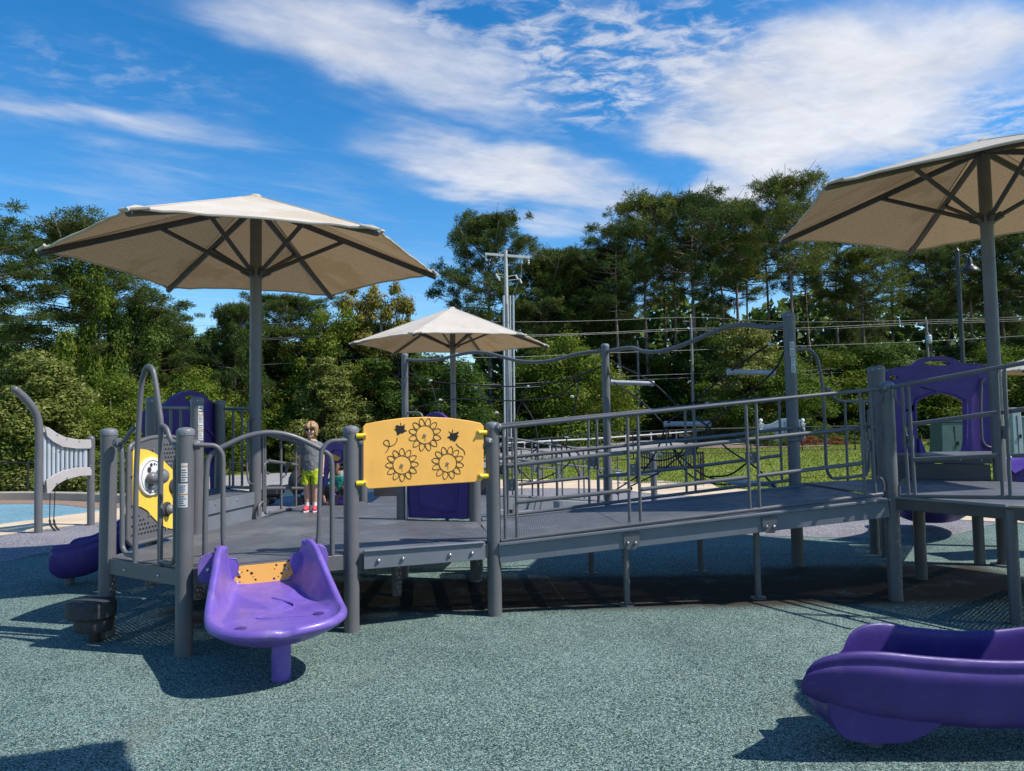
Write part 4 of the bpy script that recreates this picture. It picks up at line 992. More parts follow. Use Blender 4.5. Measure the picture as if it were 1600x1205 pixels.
def leg(pt, z1, r=.03):
    mb = MB(); mb.tube([(pt[0], pt[1], 0), (pt[0], pt[1], z1 - .17), (pt[0], pt[1], z1)], [r, r, r * .9], 16); mb.lathe([(.075, 0), (.075, .012), (r, .014)], (pt[0], pt[1], 0), 16); return mb.build('support_leg', ST, st)
for px, py in ((980, 946), (1185, 935)):
    g = G(px, py); leg(g, RZ(g.x, 0) - .05)
    mb = MB(); f = Plane(P3, RE, .062); p = f.p(px + 1, 0); u = (Vector((g.x, g.y, 0)) - f.A).dot(f.t); zz = RZ(g.x, 0)
    mb.prism([[(u - .075, zz - .03), (u + .075, zz - .025), (u + .07, zz - .13), (u + .04, zz - .175), (u - .04, zz - .175), (u - .07, zz - .13)]], lambda a, z, o: f.w(a, z, o), .008)
    for s in (-.035, .035): mb.lathe([(.016, 0), (.016, .006), (.009, .016), (0, .017)], f.w(u + s, zz - .115, .008), 10, 1, axis=f.n)
    mb.build('leg_bracket', [ST, MAT['bolt']], st, bevel=.002)
for px, py in ((924, 896), (1095, 893)):
    g = G(px, py); leg(g, RZ(g.x, 0) - .05)
# ramp railings
rf = Plane(P3, RE, .03)
def railing(pl, lines, bal, plates, name='railing', r=TR):
    for px in lines: rail(pl, px, 'rail_tube', r if len(px) == 2 else r, corner=.05)
    for x0, y0, x1, y1 in bal: rail(pl, [(x0, y0), (x1, y1)], 'baluster', .0145)
    for x, y in plates:
        mb = MB(); u, z = pl.uv(x, y); mb.prism([[(u - .05, z - .055), (u + .05, z - .05), (u + .05, z + .055), (u - .05, z + .05)]], lambda a, zz, o: pl.w(a, zz, o - .02), .008)
        for s in (-.028, .028): mb.ball(pl.w(u, z + s, -.012), .009, 8, 1)
        mb.build('joint_plate', [ST, MAT['bolt']], st)
def ly(pts, x):
    for (a, b), (c, d) in zip(pts, pts[1:]):
        if a <= x <= c: return b + (d - b) * (x - a) / (c - a)
    return pts[-1][1] if x > pts[-1][0] else pts[0][1]
ft = [(781, 668), (985, 648.5), (1140, 632.5), (1376, 607.5)]; fb = [(783, 845), (983, 816), (1140, 800), (1379, 772)]
railing(rf, [[ft[0], ft[-1]], [fb[0], fb[-1]], [(808, 785), (985, 766)], [(1002, 765), (1167, 746)], [(1183, 744), (1345, 724)]],
        [(786, ly(ft, 786), 790, ly(fb, 790)), (804, ly(ft, 804), 808, ly(fb, 808)), (980, ly(ft, 980), 984, ly(fb, 984)), (996, ly(ft, 996), 1001, ly(fb, 1001)), (1165, ly(ft, 1165), 1172, ly(fb, 1172)), (1181, ly(ft, 1181), 1187, ly(fb, 1187)), (1343, ly(ft, 1343), 1352, ly(fb, 1352)), (1359, ly(ft, 1359), 1368, ly(fb, 1368))], [(800, 758), (990, 734), (1174, 716), (1357, 697)])
rail(rf, [(786, 742), (783, 733), (792, 729), (960, 709.5), (1140, 691), (1345, 669), (1362, 666)], 'handrail', .0205, corner=.03, off=-.055)
rail(rf, [(1362, 667), (1372, 670), (1374, 685), (1366, 694), (1358, 693)], 'handrail_return', .016, off=-.03)
rbk = Plane(B0, CC, .0)
bt = [(779, 664.5), (900, 652.5), (1100, 633), (1232, 620)]; bb = [(782, 807), (890, 792), (980, 780), (1072, 770.5), (1140, 762), (1247, 749)]
railing(rbk, [[bt[0], bt[-1]], [bb[0], bb[-1]], [(810, 757), (920, 746)], [(936, 745), (1071, 731)], [(1087, 729), (1218, 712)]],
        [(919, ly(bt, 919), 921, ly(bb, 921)), (932, ly(bt, 932), 935, ly(bb, 935)), (1070, ly(bt, 1070), 1073, ly(bb, 1073)), (1084, ly(bt, 1084), 1087, ly(bb, 1087)), (1217, ly(bt, 1217), 1222, ly(bb, 1222)), (1231, ly(bt, 1231), 1236, ly(bb, 1236)), (792, ly(bt, 792), 794, ly(bb, 794)), (806, ly(bt, 806), 808, ly(bb, 808))], [(927, 722), (1079, 704)])
rail(rbk, [(780, 716), (985, 695), (1140, 680), (1238, 668), (1250, 670), (1253, 680), (1244, 688), (1228, 688)], 'handrail', .0205, corner=.1, off=.055)
# barrier with bent top between the tall post and the landing post
pv = Plane(CC, PW)
rail(pv, [(1238, 546), (1264, 545), (1276, 556), (1284, 590), (1288, 640), (1291, 733), (1298, 748), (1330, 746), (1354, 741), (1358, 730), (1357, 640)], 'barrier_rail', corner=.12)
rail(pv, [(1289, 607), (1296, 609), (1303, 622), (1312, 627), (1360, 627)], 'barrier_rail', corner=.05)
for x in (1320, 1349): rail(pv, [(x, 627), (x + 5, 752 if x < 1330 else 744)], 'baluster', .0145)
for q_, pts_ in ((rf, ((778, 668), (1379, 607))), (rbk, ((1236, 620),)), (ps, ((763, 690),))):
    for x, y in pts_: knuckle(q_, x, y)
# landing at the top of the ramp and the next flight towards the camera
LZ = .955
L4 = Vector((6.4, 7.0)); LG2 = Vector((4.95, 4.7)); LG3 = Vector((6.6, 5.6))
deck([W(RE, UM, PW, CC + Vector((.12, -.05))), W(RE, LG, L4, UM)], LZ)
deck([W(LG, LG2, LG3, L4)], LZ + .004)
beam(RE, LG, LZ - .006, .105, .05, bolts=(), m='steel_dark'); beam(LG, LG2, LZ - .006, .105, .05, m='steel_dark'); beam(PW, CC, LZ - .006, .13, .04); beam(PW, UM, LZ - .006, .13, .04)
mb = MB(); mb.bar((RE.x, RE.y - .03, LZ + .003), (LG.x - .03, LG.y, LZ + .003), .07, .02); mb.build('edge_strip', MAT['riser'], st)
for k in range(4): beam(RE.lerp(LG2, .15 + k * .28), UM.lerp(LG3, .1 + k * .3), LZ - .02, .1, .05, 'joist')
for p_ in (LG, Vector((4.264, 7.562)), UM + Vector((-.16, .1)), Vector((4.51, 9.0)), LG3, LG2): post(p_, LZ - .02, name='support_leg', cap=False, r=.058 if p_ is not LG else .045)
rg = Plane(RE, LG, .02)
gt = [(1394, 605), (1470, 592), (1600, 568), (1700, 549)]; gb = [(1404, 775), (1560, 777), (1700, 779)]
railing(rg, [[gt[0], gt[-1]], [gb[0], gb[-1]], [(1428, 718), (1562, 712)], [(1582, 712), (1660, 710)]], [(1409, ly(gt, 1409), 1420, 774), (1419, ly(gt, 1419), 1430, 774), (1557, ly(gt, 1557), 1567, 777), (1569, ly(gt, 1569), 1579, 777)], [(1418, 690), (1566, 676)])
rail(rg, [(1418, 690), (1410, 684), (1408, 672), (1416, 663), (1430, 662), (1555, 645), (1600, 639), (1690, 626)], 'handrail', .0205, corner=.04, off=-.055)
rail(rg, [(1398, 608), (1398, 622), (1405, 631), (1412, 632)], 'rail_return', .013); rail(rg, [(1405, 772), (1405, 758), (1410, 752), (1416, 750)], 'rail_return', .013)
rail(rf, [(1380, 610), (1378, 622), (1370, 632), (1362, 633)], 'rail_return', .013); rail(rf, [(1368, 745), (1378, 748), (1381, 757), (1381, 768)], 'rail_return', .013)
# transfer box, upper deck and purple archway
bx = Plane(PW + Vector((.03, -.02)), UM + Vector((-.03, .0))); LB_ = (UM - PW).length
HZ = 1.24
mb = MB(); mb.prism([[(.06, LZ + .005), (LB_ - .08, LZ + .005), (LB_ - .08, HZ - .1), (.06, HZ - .1)]], lambda u, z, o: bx.w(u, z, o - .02), .02); mb.build('riser_panel', MAT['steel_dark'], st, bevel=.004)
mb = MB(); mb.bar(bx.w(.03, HZ - .045, 0), bx.w(LB_ - .06, HZ - .045, 0), .05, .085)
for u in (.33, .5, .68, .86): mb.ball(bx.w(u * LB_, HZ - .05, .026), .012, 8, 1)
mb.build('edge_beam', [MAT['steel_dark'], MAT['bolt']], st)
HA, HB = Vector((4.83, 9.38)), Vector((6.32, 9.36))
deck([W(PW, UM, HB, HA)], HZ)
pz = Plane(HA, HB)
Zh = lambda x, y: pz.uv(1350 + x / 6.024, 540 + y / 6.024)
ho = [(300, 1005), (250, 700), (205, 430), (205, 245), (230, 228), (330, 203), (440, 186), (495, 140), (560, 115), (640, 102), (720, 100), (800, 112), (870, 135), (925, 172), (965, 166), (1060, 172), (1165, 192), (1260, 215), (1262, 1008), (905, 1030), (930, 985), (948, 900), (945, 640), (938, 535), (915, 512), (850, 480), (770, 458), (700, 453), (620, 468), (550, 497), (488, 540), (488, 700), (500, 860), (525, 930), (572, 1028)]
hu = [Zh(x, y) for x, y in ho]
hu[0] = (Zh(285, 1005)[0], hu[0][1]); 
hu = [(u, max(z, HZ - .04)) for u, z in hu]
hgrip = [Zh(x, y) for x, y in [(548, 178), (600, 186), (700, 190), (790, 180), (800, 165), (760, 148), (680, 140), (610, 148), (565, 162)]]
hdot = [Zh(x, y) for x, y in [(232, 290), (262, 278), (300, 284), (318, 300), (290, 322), (250, 328), (234, 312)]]
hood2 = moulded('slide_hood', lambda u, z, o: pz.w(u, z, o - .05), [hu, hgrip, hdot], .07, 'purple_deep', bevel=.007)
mb = MB(); ar = [Zh(x, y) for x, y in [(950, 880), (955, 640), (945, 520), (915, 495), (850, 465), (770, 444), (700, 440), (620, 453), (545, 484), (478, 530), (478, 760)]]
mb.tube(smooth_path([pz.w(u, z, .02) for u, z in ar], 4), .02, 8); mb.build('moulded_ridge', MAT['purple_deep'], hood2)
rail(pz, [(1534, 592), (1529, 597), (1528, 640), (1530, 688), (1536, 697), (1548, 700)], 'grab_bar', .014, off=.06, corner=.08)
mb = MB(); a_, b_ = Zh(500, 1028), Zh(560, 850); mb.prism([[Zh(500, 1030), Zh(497, 870), Zh(520, 880), Zh(555, 960), Zh(578, 1030)]], lambda u, z, o: pz.w(u, z, o + .02), .03); mb.build('slide_wall', MAT['purple_deep'], hood2, bevel=.012)
slide('slide', [(6.34, 11.25, .24), (6.30, 11.0, .235), (6.22, 10.65, .26), (6.05, 10.2, .42), (5.86, 9.85, .66), (5.68, 9.55, .96)], .98, .25, st, 'purple_deep')
# ---- purple lip of another slide beside the landing, right edge
slide('slide', [(5.99, 8.50, .93), (6.15, 8.52, .935), (6.5, 8.55, .97), (6.9, 8.6, 1.06), (7.3, 8.65, 1.2)], .5, .27, st, 'purple', nose=.12, blunt=.7)
# ================================================================ purple saucer seat at the entry
ts = empty('saucer_seat', (-1.59, 4.85, 0), 'glossy purple moulded saucer seat on a short pole with a dotted ochre back plate', 'seat')
O_ = Vector((-1.95, 5.73, 0)); Ux = Vector((.902, .431, 0)); Nx = Vector((.431, -.902, 0)); C0 = -.05
LF = lambda u, n, z: O_ + Ux * (u * .93 + C0) + Nx * (n if n < .18 else .18 + (n - .18) * .88) + Vector((0, 0, z + .012))
def mirror(L): return L + [(-u, n, z) for u, n, z in L[::-1]]
half_rim = [(-.20, .02, .50), (-.265, .035, .60), (-.315, .08, .755), (-.345, .16, .80), (-.375, .28, .775), (-.40, .44, .69), (-.43, .60, .585), (-.455, .75, .495), (-.465, .90, .44), (-.455, 1.05, .43), (-.415, 1.18, .425), (-.34, 1.28, .42), (-.22, 1.345, .415), (-.09, 1.37, .41), (-.03, 1.365, .40)]
half_flo = [(-.17, .06, .468), (-.20, .08, .468), (-.225, .12, .462), (-.245, .2, .45), (-.265, .3, .425), (-.29, .44, .40), (-.32, .58, .392), (-.345, .74, .388), (-.36, .89, .388), (-.355, 1.03, .388), (-.325, 1.14, .388), (-.265, 1.22, .388), (-.17, 1.28, .39), (-.07, 1.30, .39), (-.02, 1.30, .388)]
NS = 5
rim = smooth_path([Vector(v) for v in mirror(half_rim)], NS, True); flo = smooth_path([Vector(v) for v in mirror(half_flo)], NS, True); n = len(rim)
cen = Vector((0, .72, .386))
out_n = []
for i in range(n):
    t = rim[(i + 1) % n] - rim[(i - 1) % n]; q = Vector((t.y, -t.x, 0)); q = q.normalized() if q.length > 1e-6 else Vector((0, -1, 0))
    if q.dot(Vector((rim[i].x, rim[i].y - .72, 0))) < 0: q = -q
    out_n.append(q)
rings = []
for k in (.25, .55, .85): rings.append([cen.lerp(flo[i], k) + Vector((0, 0, .004 * math.sin(8 * k))) for i in range(n)])
rings.append(flo)
def mixr(a, off, dz): return [flo[i].lerp(rim[i], a) + out_n[i] * off + Vector((0, 0, dz)) for i in range(n)]
rings.append([flo[i].lerp(rim[i], .22) - Vector((0, 0, (rim[i].z - flo[i].z) * .16)) for i in range(n)])
rings.append([flo[i].lerp(rim[i], .62) - Vector((0, 0, (rim[i].z - flo[i].z) * .12)) for i in range(n)])
rings.append([rim[i] - out_n[i] * .03 - Vector((0, 0, .012)) for i in range(n)])
rings.append([rim[i] - out_n[i] * .015 + Vector((0, 0, .006)) for i in range(n)])
rings.append([rim[i] + out_n[i] * .012 + Vector((0, 0, .004)) for i in range(n)])
rings.append([rim[i] + out_n[i] * .034 - Vector((0, 0, .018)) for i in range(n)])
rings.append([rim[i] + out_n[i] * .034 - Vector((0, 0, .045)) for i in range(n)])
rings.append([rim[i] + out_n[i] * .018 - Vector((0, 0, .055)) for i in range(n)])
lowz = lambda z: .33 + (z - .42) * .25
rings.append([Vector((rim[i].x * 1.0, rim[i].y, min(rim[i].z - .07, .40))) + out_n[i] * .0 for i in range(n)])
rings.append([Vector((rim[i].x * .86, .74 + (rim[i].y - .74) * .88, .31)) for i in range(n)])
rings.append([Vector((rim[i].x * .55, .84 + (rim[i].y - .84) * .58, .245)) for i in range(n)])
rings.append([Vector((rim[i].x * .2, .92 + (rim[i].y - .92) * .22, .215)) for i in range(n)])
V = [LF(*cen)]; F = []
for r in rings: V += [LF(*p) for p in r]
for i in range(n): F.append((0, 1 + i, 1 + (i + 1) % n))
for k in range(len(rings) - 1):
    a = 1 + k * n; b = a + n
    for i in range(n): F.append((a + i, b + i, b + (i + 1) % n, a + (i + 1) % n))
F.append(tuple(1 + (len(rings) - 1) * n + i for i in range(n)))
bm_ = MB().add(V, F); seat = bm_.build('seat_shell', MAT['purple'], ts, smooth=True, autos=70)
me = seat.data; bmx = bmesh.new(); bmx.from_mesh(me); bmesh.ops.recalc_face_normals(bmx, faces=bmx.faces); bmx.to_mesh(me); bmx.free()
sb = seat.modifiers.new('s', 'SUBSURF'); sb.levels = 1; sb.render_levels = 1
mb = MB(); mb.tube([LF(.02, .98, -.012), LF(.02, .98, .24)], .0635, 24); mb.build('pole', MAT['purple'], ts)
# ears that clip the shell to the hand rails
for s in (-1, 1):
    mb = MB(); c = LF(s * .455, .09, .635)
    fr = lambda u, z, o: LF(s * (.33 + u), .09 + o, z)
    ear = [(0, .52), (.02, .72), (.06, .745), (.12, .745), (.165, .72), (.185, .665), (.185, .60), (.17, .545), (.1, .53)]
    mb.prism([ear], fr, .05); mb.build('ear', MAT['purple'], seat, bevel=.015, seg=3)
    mb = MB(); mb.lathe([(.016, 0), (.016, .008), (.008, .014), (0, .015)], LF(s * .44, .142, .63), 10, axis=Nx); mb.build('bolt', MAT['bolt'], ts)
    mb = MB(); mb.lathe([(.045, .0), (.05, .015), (.044, .035), (.026, .04), (.026, 0)], LF(s * .345, .13, .755), 20); mb.build('socket_collar', MAT['purple'], seat)
for s in (-1, 1):
    mb = MB(); mb.prism([[(s * (.20 + .02 * 0), .455)] + [(s * (.33 - .125 * math.sin(a)), .50 + .13 * (1 - math.cos(a)) * .9) for a in [0.25 + 1.9 * i / 8 for i in range(9)]] + [(s * .33, .70), (s * .36, .47)]], lambda u, z, o: LF(u, .062 + o, z), .03); mb.build('guard_flap', MAT['purple'], seat, bevel=.008)
# curved ochre back plate with a dotted wave of holes
def bp(u, z, o): return LF(u, .055 - .10 * (u / .3) ** 2 * .3 + o * .0 + .0, z) + Nx * o
dots = []
for x, y, r in [(332, 380, 10), (352, 392, 5), (387, 355, 11), (388, 388, 8), (408, 408, 5), (404, 327, 5), (437, 320, 8), (462, 340, 11), (473, 363, 4), (487, 383, 8), (508, 400, 5), (540, 404, 11), (577, 401, 5), (602, 389, 9), (628, 379, 5), (650, 359, 10), (670, 336, 5), (684, 373, 4), (606, 327, 5), (616, 302, 8), (645, 297, 5), (670, 309, 11), (748, 297, 5), (750, 318, 6), (735, 310, 4)]:
    p = G(300 + x / 4.304, 820 + y / 4.304, .52); dx = p - O_
    u = (x - 540) / 4.304 / 1111 * 5.75 / .93; z = .60 - (y - 300) / 4.304 / 1111 * 5.75
    if abs(u) < .27: dots.append(circ(u, z, r / 4.304 / 1111 * 5.75 * 1.0, None, 10))
okd = [q for q in dots if max(abs(a) for a, z in q) < .262 and min(z for a, z in q) > .478 + .15 * max(0, max(abs(a) for a, z in q) - .2) * 3 and max(z for a, z in q) < .607]
mb = MB(); mb.prism([[(-.285, .615), (-.285, .52), (-.2, .47), (.2, .47), (.285, .52), (.285, .615)]] + okd, lambda u, z, o: LF(u, .03 + o, z), .014); bpl = mb.build('back_plate', MAT['ochre'], ts)
for u in (-.2, .19):
    mb = MB(); mb.lathe([(.012, 0), (.012, .006), (.006, .01), (0, .011)], LF(u, .045, .56), 10, axis=Nx); mb.build('bolt', MAT['bolt'], bpl)
# moulded S shaped river and cup hollows on the seat
zf = lambda n_: .386 + .126 * max(0, .72 - n_)
mb = MB(); mb.tube(smooth_path([LF(u_, n_, zf(n_)) for u_, n_ in [(.02, .42), (.10, .52), (.16, .62), (.12, .72), (-.02, .80), (-.14, .87), (-.06, .93), (.10, .96), (.20, 1.0)]], 6), .0085, 8); mb.build('moulded_ridge', MAT['purple'], seat)
for u, nn in ((-.27, 1.13), (.29, .98)):
    mb = MB(); mb.lathe([(.0, .0), (.036, .002), (.04, .0)], LF(u, nn, .392), 16); mb.build('drain_hole', MAT['purple_deep'], seat)

# ================================================================ foreground slide at right
fs = empty('slide', (2.2, 3.8, 0), 'deep purple slide run-out in the foreground at the lower right corner', 'slide')
slide('chute', [(1.63, 3.81, .345), (1.74, 3.805, .325), (1.9, 3.80, .297), (2.15, 3.80, .262), (2.45, 3.79, .242), (2.75, 3.79, .252), (3.0, 3.785, .30), (3.25, 3.78, .42), (3.5, 3.78, .66), (3.75, 3.78, 1.05)], .52, .265, fs, 'purple_deep', nose=.36, skew=.19)
mb = MB(); mb.prism([[(1.60, .13), (1.64, .10), (1.70, .082), (1.80, .074), (1.90, .076), (1.97, .088), (2.04, .115), (2.12, .165), (2.2, .215), (2.2, .28), (1.6, .33), (1.55, .30), (1.56, .21)]], lambda u, z, o: Vector((u, 3.635 + o, z)), .30); ft_ = mb.build('foot', MAT['purple_deep'], fs, bevel=.018, seg=3)
mb = MB(); mb.tube([(1.85, 3.8, 0), (1.85, 3.8, .2)], .045, 16); mb.build('support_leg', ST, fs); mb = MB(); mb.tube([(3.3, 3.78, 0), (3.3, 3.78, .6)], .05, 16); mb.build('support_leg', ST, fs)
tw = empty('shade_tower', (4.3, 3.62, 0), 'unseen play tower added outside the right edge to shade the foreground slide', 'play tower')  # unseen tower, added so that its shadow falls on the chute
for x, y in ((3.8, 3.32), (3.8, 4.25), (4.9, 3.32), (4.9, 4.25)): post(Vector((x, y)), 2.3, parent=tw)
mb = MB(); mb.slab([(3.85, 3.3), (4.9, 3.3), (4.9, 4.25), (3.85, 4.25)], 1.2, .05); mb.build('deck', MAT['steel_dark'], tw)
mb = MB(); mb.prism([arch_hood(.98, 1.22, 2.6)[0]], lambda u, z, o: Vector((3.70 + o, 3.28 + u, z)), .06); mb.build('slide_hood', MAT['purple_deep'], tw, bevel=.015)  # hood made tall for the shadow it throws along the chute

# ================================================================ stool pod
sl = empty('stool', (-3.42, 5.84, 0), 'black rubber coated stool pod on a stem beside the left front post', 'stool')
c = Vector((-3.42, 5.84, 0))
def teardrop(cx, cy, r, k, n=32):
    return [(cx + r * (math.cos(a) * (1.0 + .22 * max(0, -math.cos(a))) ), cy + r * .88 * math.sin(a)) for a in [2 * math.pi * i / n for i in range(n)]]
def pod(cx, cy, r, z0, z1, name):
    mb = MB(); V, F = [], []; n = 32; prof = [(.9, z0), (1.0, z0 + .015), (1.0, z1 - .02), (.94, z1 - .004), (.55, z1 + .004), (0.02, z1 + .006)]
    for k, z in prof: V += [Vector((cx + (x - cx) * k, cy + (y - cy) * k, z)) for x, y in teardrop(cx, cy, r, 0)]
    for i in range(len(prof) - 1):
        for j in range(n): F.append((i * n + j, i * n + (j + 1) % n, (i + 1) * n + (j + 1) % n, (i + 1) * n + j))
    F.append(tuple(range(n))[::-1]); F.append(tuple((len(prof) - 1) * n + j for j in range(n))); return mb.add(V, F).build(name, MAT['black_rubber'], sl, smooth=True, autos=45)
zt_s = D(147, 938, 5.84).z; pod(c.x, c.y, .175, zt_s - .135, zt_s, 'seat'); pod(c.x + .02, c.y, .135, zt_s - .24, zt_s - .137, 'hub')
mb = MB(); mb.tube([(c.x + .02, c.y, 0), (c.x + .02, c.y, zt_s - .22)], .042, 14); mb.build('stem', MAT['black_metal'], sl)

# ================================================================ chime wall at left
ch = empty('chime_panel', (-7.8, 12.4, 0), 'metallophone wall of pale pipes between two curved boards and two grey posts', 'chime panel')
CA, CB = G(60, 833), G(142, 821); CA.z = CB.z = 0; pc = Plane(CA.xy, CB.xy)
def tall(pxs, r, name='post'):
    P = [pc.p(x, y) for x, y in pxs]; P[0].z = 0; mb = MB(); mb.tube(smooth_path(P, 5), r, 18); mb.ball(P[-1], r, 12); return mb.build(name, MAT['steel'], ch)
tall([(60, 833), (60, 760), (61, 690), (60, 660), (54, 642), (42, 626), (32, 616), (24, 609)], .062); tall([(142, 821), (142, 740), (142.5, 686)], .062)
up = [(66, 667), (72, 668), (85, 677), (100, 684), (120, 687), (138, 687), (139, 698), (137, 701), (115, 701), (92, 698), (78, 690), (69, 682)]; lo_ = [(68, 750), (80, 742), (95, 735), (115, 731), (137, 730), (139, 735), (139, 743), (120, 744), (100, 749), (84, 758), (74, 771), (69, 771)]
for b in (up, lo_):
    mb = MB(); mb.prism([[pc.uv(x, y) for x, y in b]], lambda u, z, o: pc.w(u, z, o + .045), .03); bo = mb.build('curved_board', MAT['pale_panel'], ch, bevel=.006)
    mb = MB()
    for x, y in b[2:5] + b[8:10]:
        u, z = pc.uv(x, y); mb.ball(pc.w(u, z, .076) + Vector((0, 0, -.03 if b is up else .03)), .014, 8)
    mb.build('bolts', MAT['bolt'], bo)
    mb = MB(); mb.prism([[pc.uv(x, y) for x, y in b]], lambda u, z, o: pc.w(u, z, o - .075), .03); mb.build('curved_board', MAT['pale_panel'], ch, bevel=.006)
for i in range(10):
    x = 69 + i * 7.0 + (i > 8) * 0; yt = ly([(66, 676), (85, 690), (100, 697), (140, 700)], x); yb = ly([(66, 752), (85, 743), (110, 736), (140, 732)], x); mb = MB(); mb.tube([pc.p(x, yt - 3), pc.p(x, yb + 3)], .03 if i < 9 else .045, 12); mb.build('chime_pipe', MAT['pipe_pale'], ch)
for dx, y0 in ((79, 771), (87, 768)):
    a = pc.p(dx, y0 - 25); e = pc.p(dx - 1.5 if dx < 80 else dx - 3, 812); e2 = e + Vector((.06, -.1, -.12))
    mb = MB(); mb.tube([a, e], .008, 6); mb.tube([e, e + Vector((.02, 0, -.1)), e + Vector((.12, 0, -.22)), e + Vector((.22, .0, -.28))], .017, 8); mb.ball(e + Vector((.22, 0, -.28)), .045, 10); mb.build('mallet', MAT['rope'], ch)

# ================================================================ rope climber with wavy top rails
rcx = empty('rope_climber', (1.5, 11.3, 0), 'rope climber with wavy overhead rails and hanging grey steps between three tall posts', 'rope climber')
RA, RB_, RC_ = Vector((-2.02, 13.4)), Vector((1.495, 11.3)), CC
za_, zb_, zc2 = D(635, 553, RA.y).z, D(947, 538, RB_.y).z, D(1233, 489, RC_.y).z
for p_, z in ((RA, za_), (RB_, zb_), (RC_, zc2)): post(p_, z, r=.0635 if p_ is not RC_ else .068, parent=rcx)
cpost = [o for o in rcx.children][-1]
sticker(RC_, .068, 1234, 1242, 534, 557, cpost, txt(4, .55, .95) + txt(4, .05, .45)); sticker(RC_, .068, 1236, 1244, 559, 582, cpost, txt(4, .55, .95) + txt(4, .05, .45))
p1, p2 = Plane(RA, RB_), Plane(RB_, RC_)
def wav(pl, pxs, r=.03): 
    P = smooth_path([pl.p(x, y) for x, y in pxs], 5); mb = MB(); mb.tube(P, r, 12); mb.build('wavy_rail', MAT['steel'], rcx)
wav(p1, [(637, 562), (660, 563.5), (685, 562), (710, 556), (735, 551), (760, 551.5), (785, 558), (810, 564), (835, 566), (865, 563), (895, 555), (920, 550.5), (945, 549)])
wav(p2, [(950, 549), (970, 545), (988, 544), (1005, 549), (1025, 550), (1050, 545), (1080, 534), (1110, 521), (1140, 510.5), (1165, 508), (1195, 511.5), (1215, 511), (1232, 506)])
RO_ = MAT['rope']
def rope(pl, pxs, sag=False, r=.011, off=0.0, name='rope'):
    P = smooth_path([pl.p(x, y, off) for x, y in pxs], 6) if len(pxs) > 2 else [pl.p(x, y, off) for x, y in pxs]; mb = MB(); mb.tube(P, r, 6); mb.build(name, RO_, rcx)
def clip(pl, x, y): 
    mb = MB(); mb.box(pl.p(x, y), .06, .04, .042, rz=math.atan2(pl.t.y, pl.t.x) + .4, ch=.012); mb.build('rope_clip', MAT['frame_white'], rcx)
for r_ in ([(640, 583), (672, 595), (720, 600), (800, 604), (850, 600), (900, 588), (945, 571)], [(640, 640), (700, 625), (760, 625), (810, 626), (870, 618), (910, 590)], [(672, 595), (690, 660), (700, 720)], [(745, 605), (775, 645), (800, 690), (812, 740)], [(826, 604), (808, 645), (800, 690)], [(815, 626), (835, 660), (840, 700), (832, 730)], [(905, 590), (898, 640), (885, 690), (888, 710)], [(640, 690), (720, 700), (790, 700), (850, 692), (890, 700), (940, 740)],
           [(790, 705), (808, 730), (830, 752)], [(808, 730), (840, 700)], [(836, 753), (870, 738), (890, 722), (888, 705)], [(888, 705), (908, 750)], [(790, 750), (830, 752)]):
    rope(p1, r_)
for x, y in ((673, 595), (744, 606), (826, 604), (776, 645), (894, 620), (885, 683), (838, 696), (688, 625)): clip(p1, x, y)
for r_ in ([(948, 565), (957, 595), (1000, 625), (1040, 665)], [(955, 565), (1018, 597), (1060, 635), (1105, 665)], [(1228, 520), (1140, 581), (1080, 632), (1042, 662)], [(1228, 545), (1206, 583), (1150, 630), (1106, 663)],
           [(1040, 665), (1028, 700), (1003, 738), (968, 762), (955, 770)], [(1106, 665), (1090, 700), (1060, 715), (1030, 738), (985, 760)], [(1042, 668), (1052, 700), (1095, 740), (1140, 754)], [(1107, 668), (1135, 700), (1180, 730), (1212, 762)], [(1050, 700), (1075, 740), (1110, 755), (1142, 757)], [(1110, 745), (1140, 742), (1165, 725), (1180, 715)], [(1000, 712), (1030, 720), (1060, 710), (1075, 690)]):
    rope(p2, r_, r=.012)
for x, y in ((967, 573), (1204, 538), (1105, 631), (1030, 710)): clip(p2, x, y)
for (x0, y0), (x1, y1) in (((957, 597.5), (1019, 599.5)), ((1140, 581.5), (1207, 582.5)), ((1041, 662.5), (1107, 662.5)), ((1140, 753), (1208, 757)), ((966, 742), (1027, 739))):
    a = p2.p(x0, y0); b = D(x1, y1, a.y); mb = MB(); mb.tube([a, b], .034, 14)
    mb.tube([a - (b - a).normalized() * .03, a + (b - a).normalized() * .02], .042, 12); mb.tube([b - (b - a).normalized() * .02, b + (b - a).normalized() * .03], .042, 12); mb.build('hanging_step', MAT['tube_grey'], rcx)
short = G(1020, 791); post(Vector((short.x, 14.2)), D(1020, 707, 14.2).z, parent=rcx)
for dx, y in ((-.1, 768), (.05, 770), (.25, 764)):
    mb = MB(); mb.ball(p2.p(960, y) + Vector((dx, 0, 0)), .035, 8); mb.build('rope_knot', MAT['rope'], rcx)

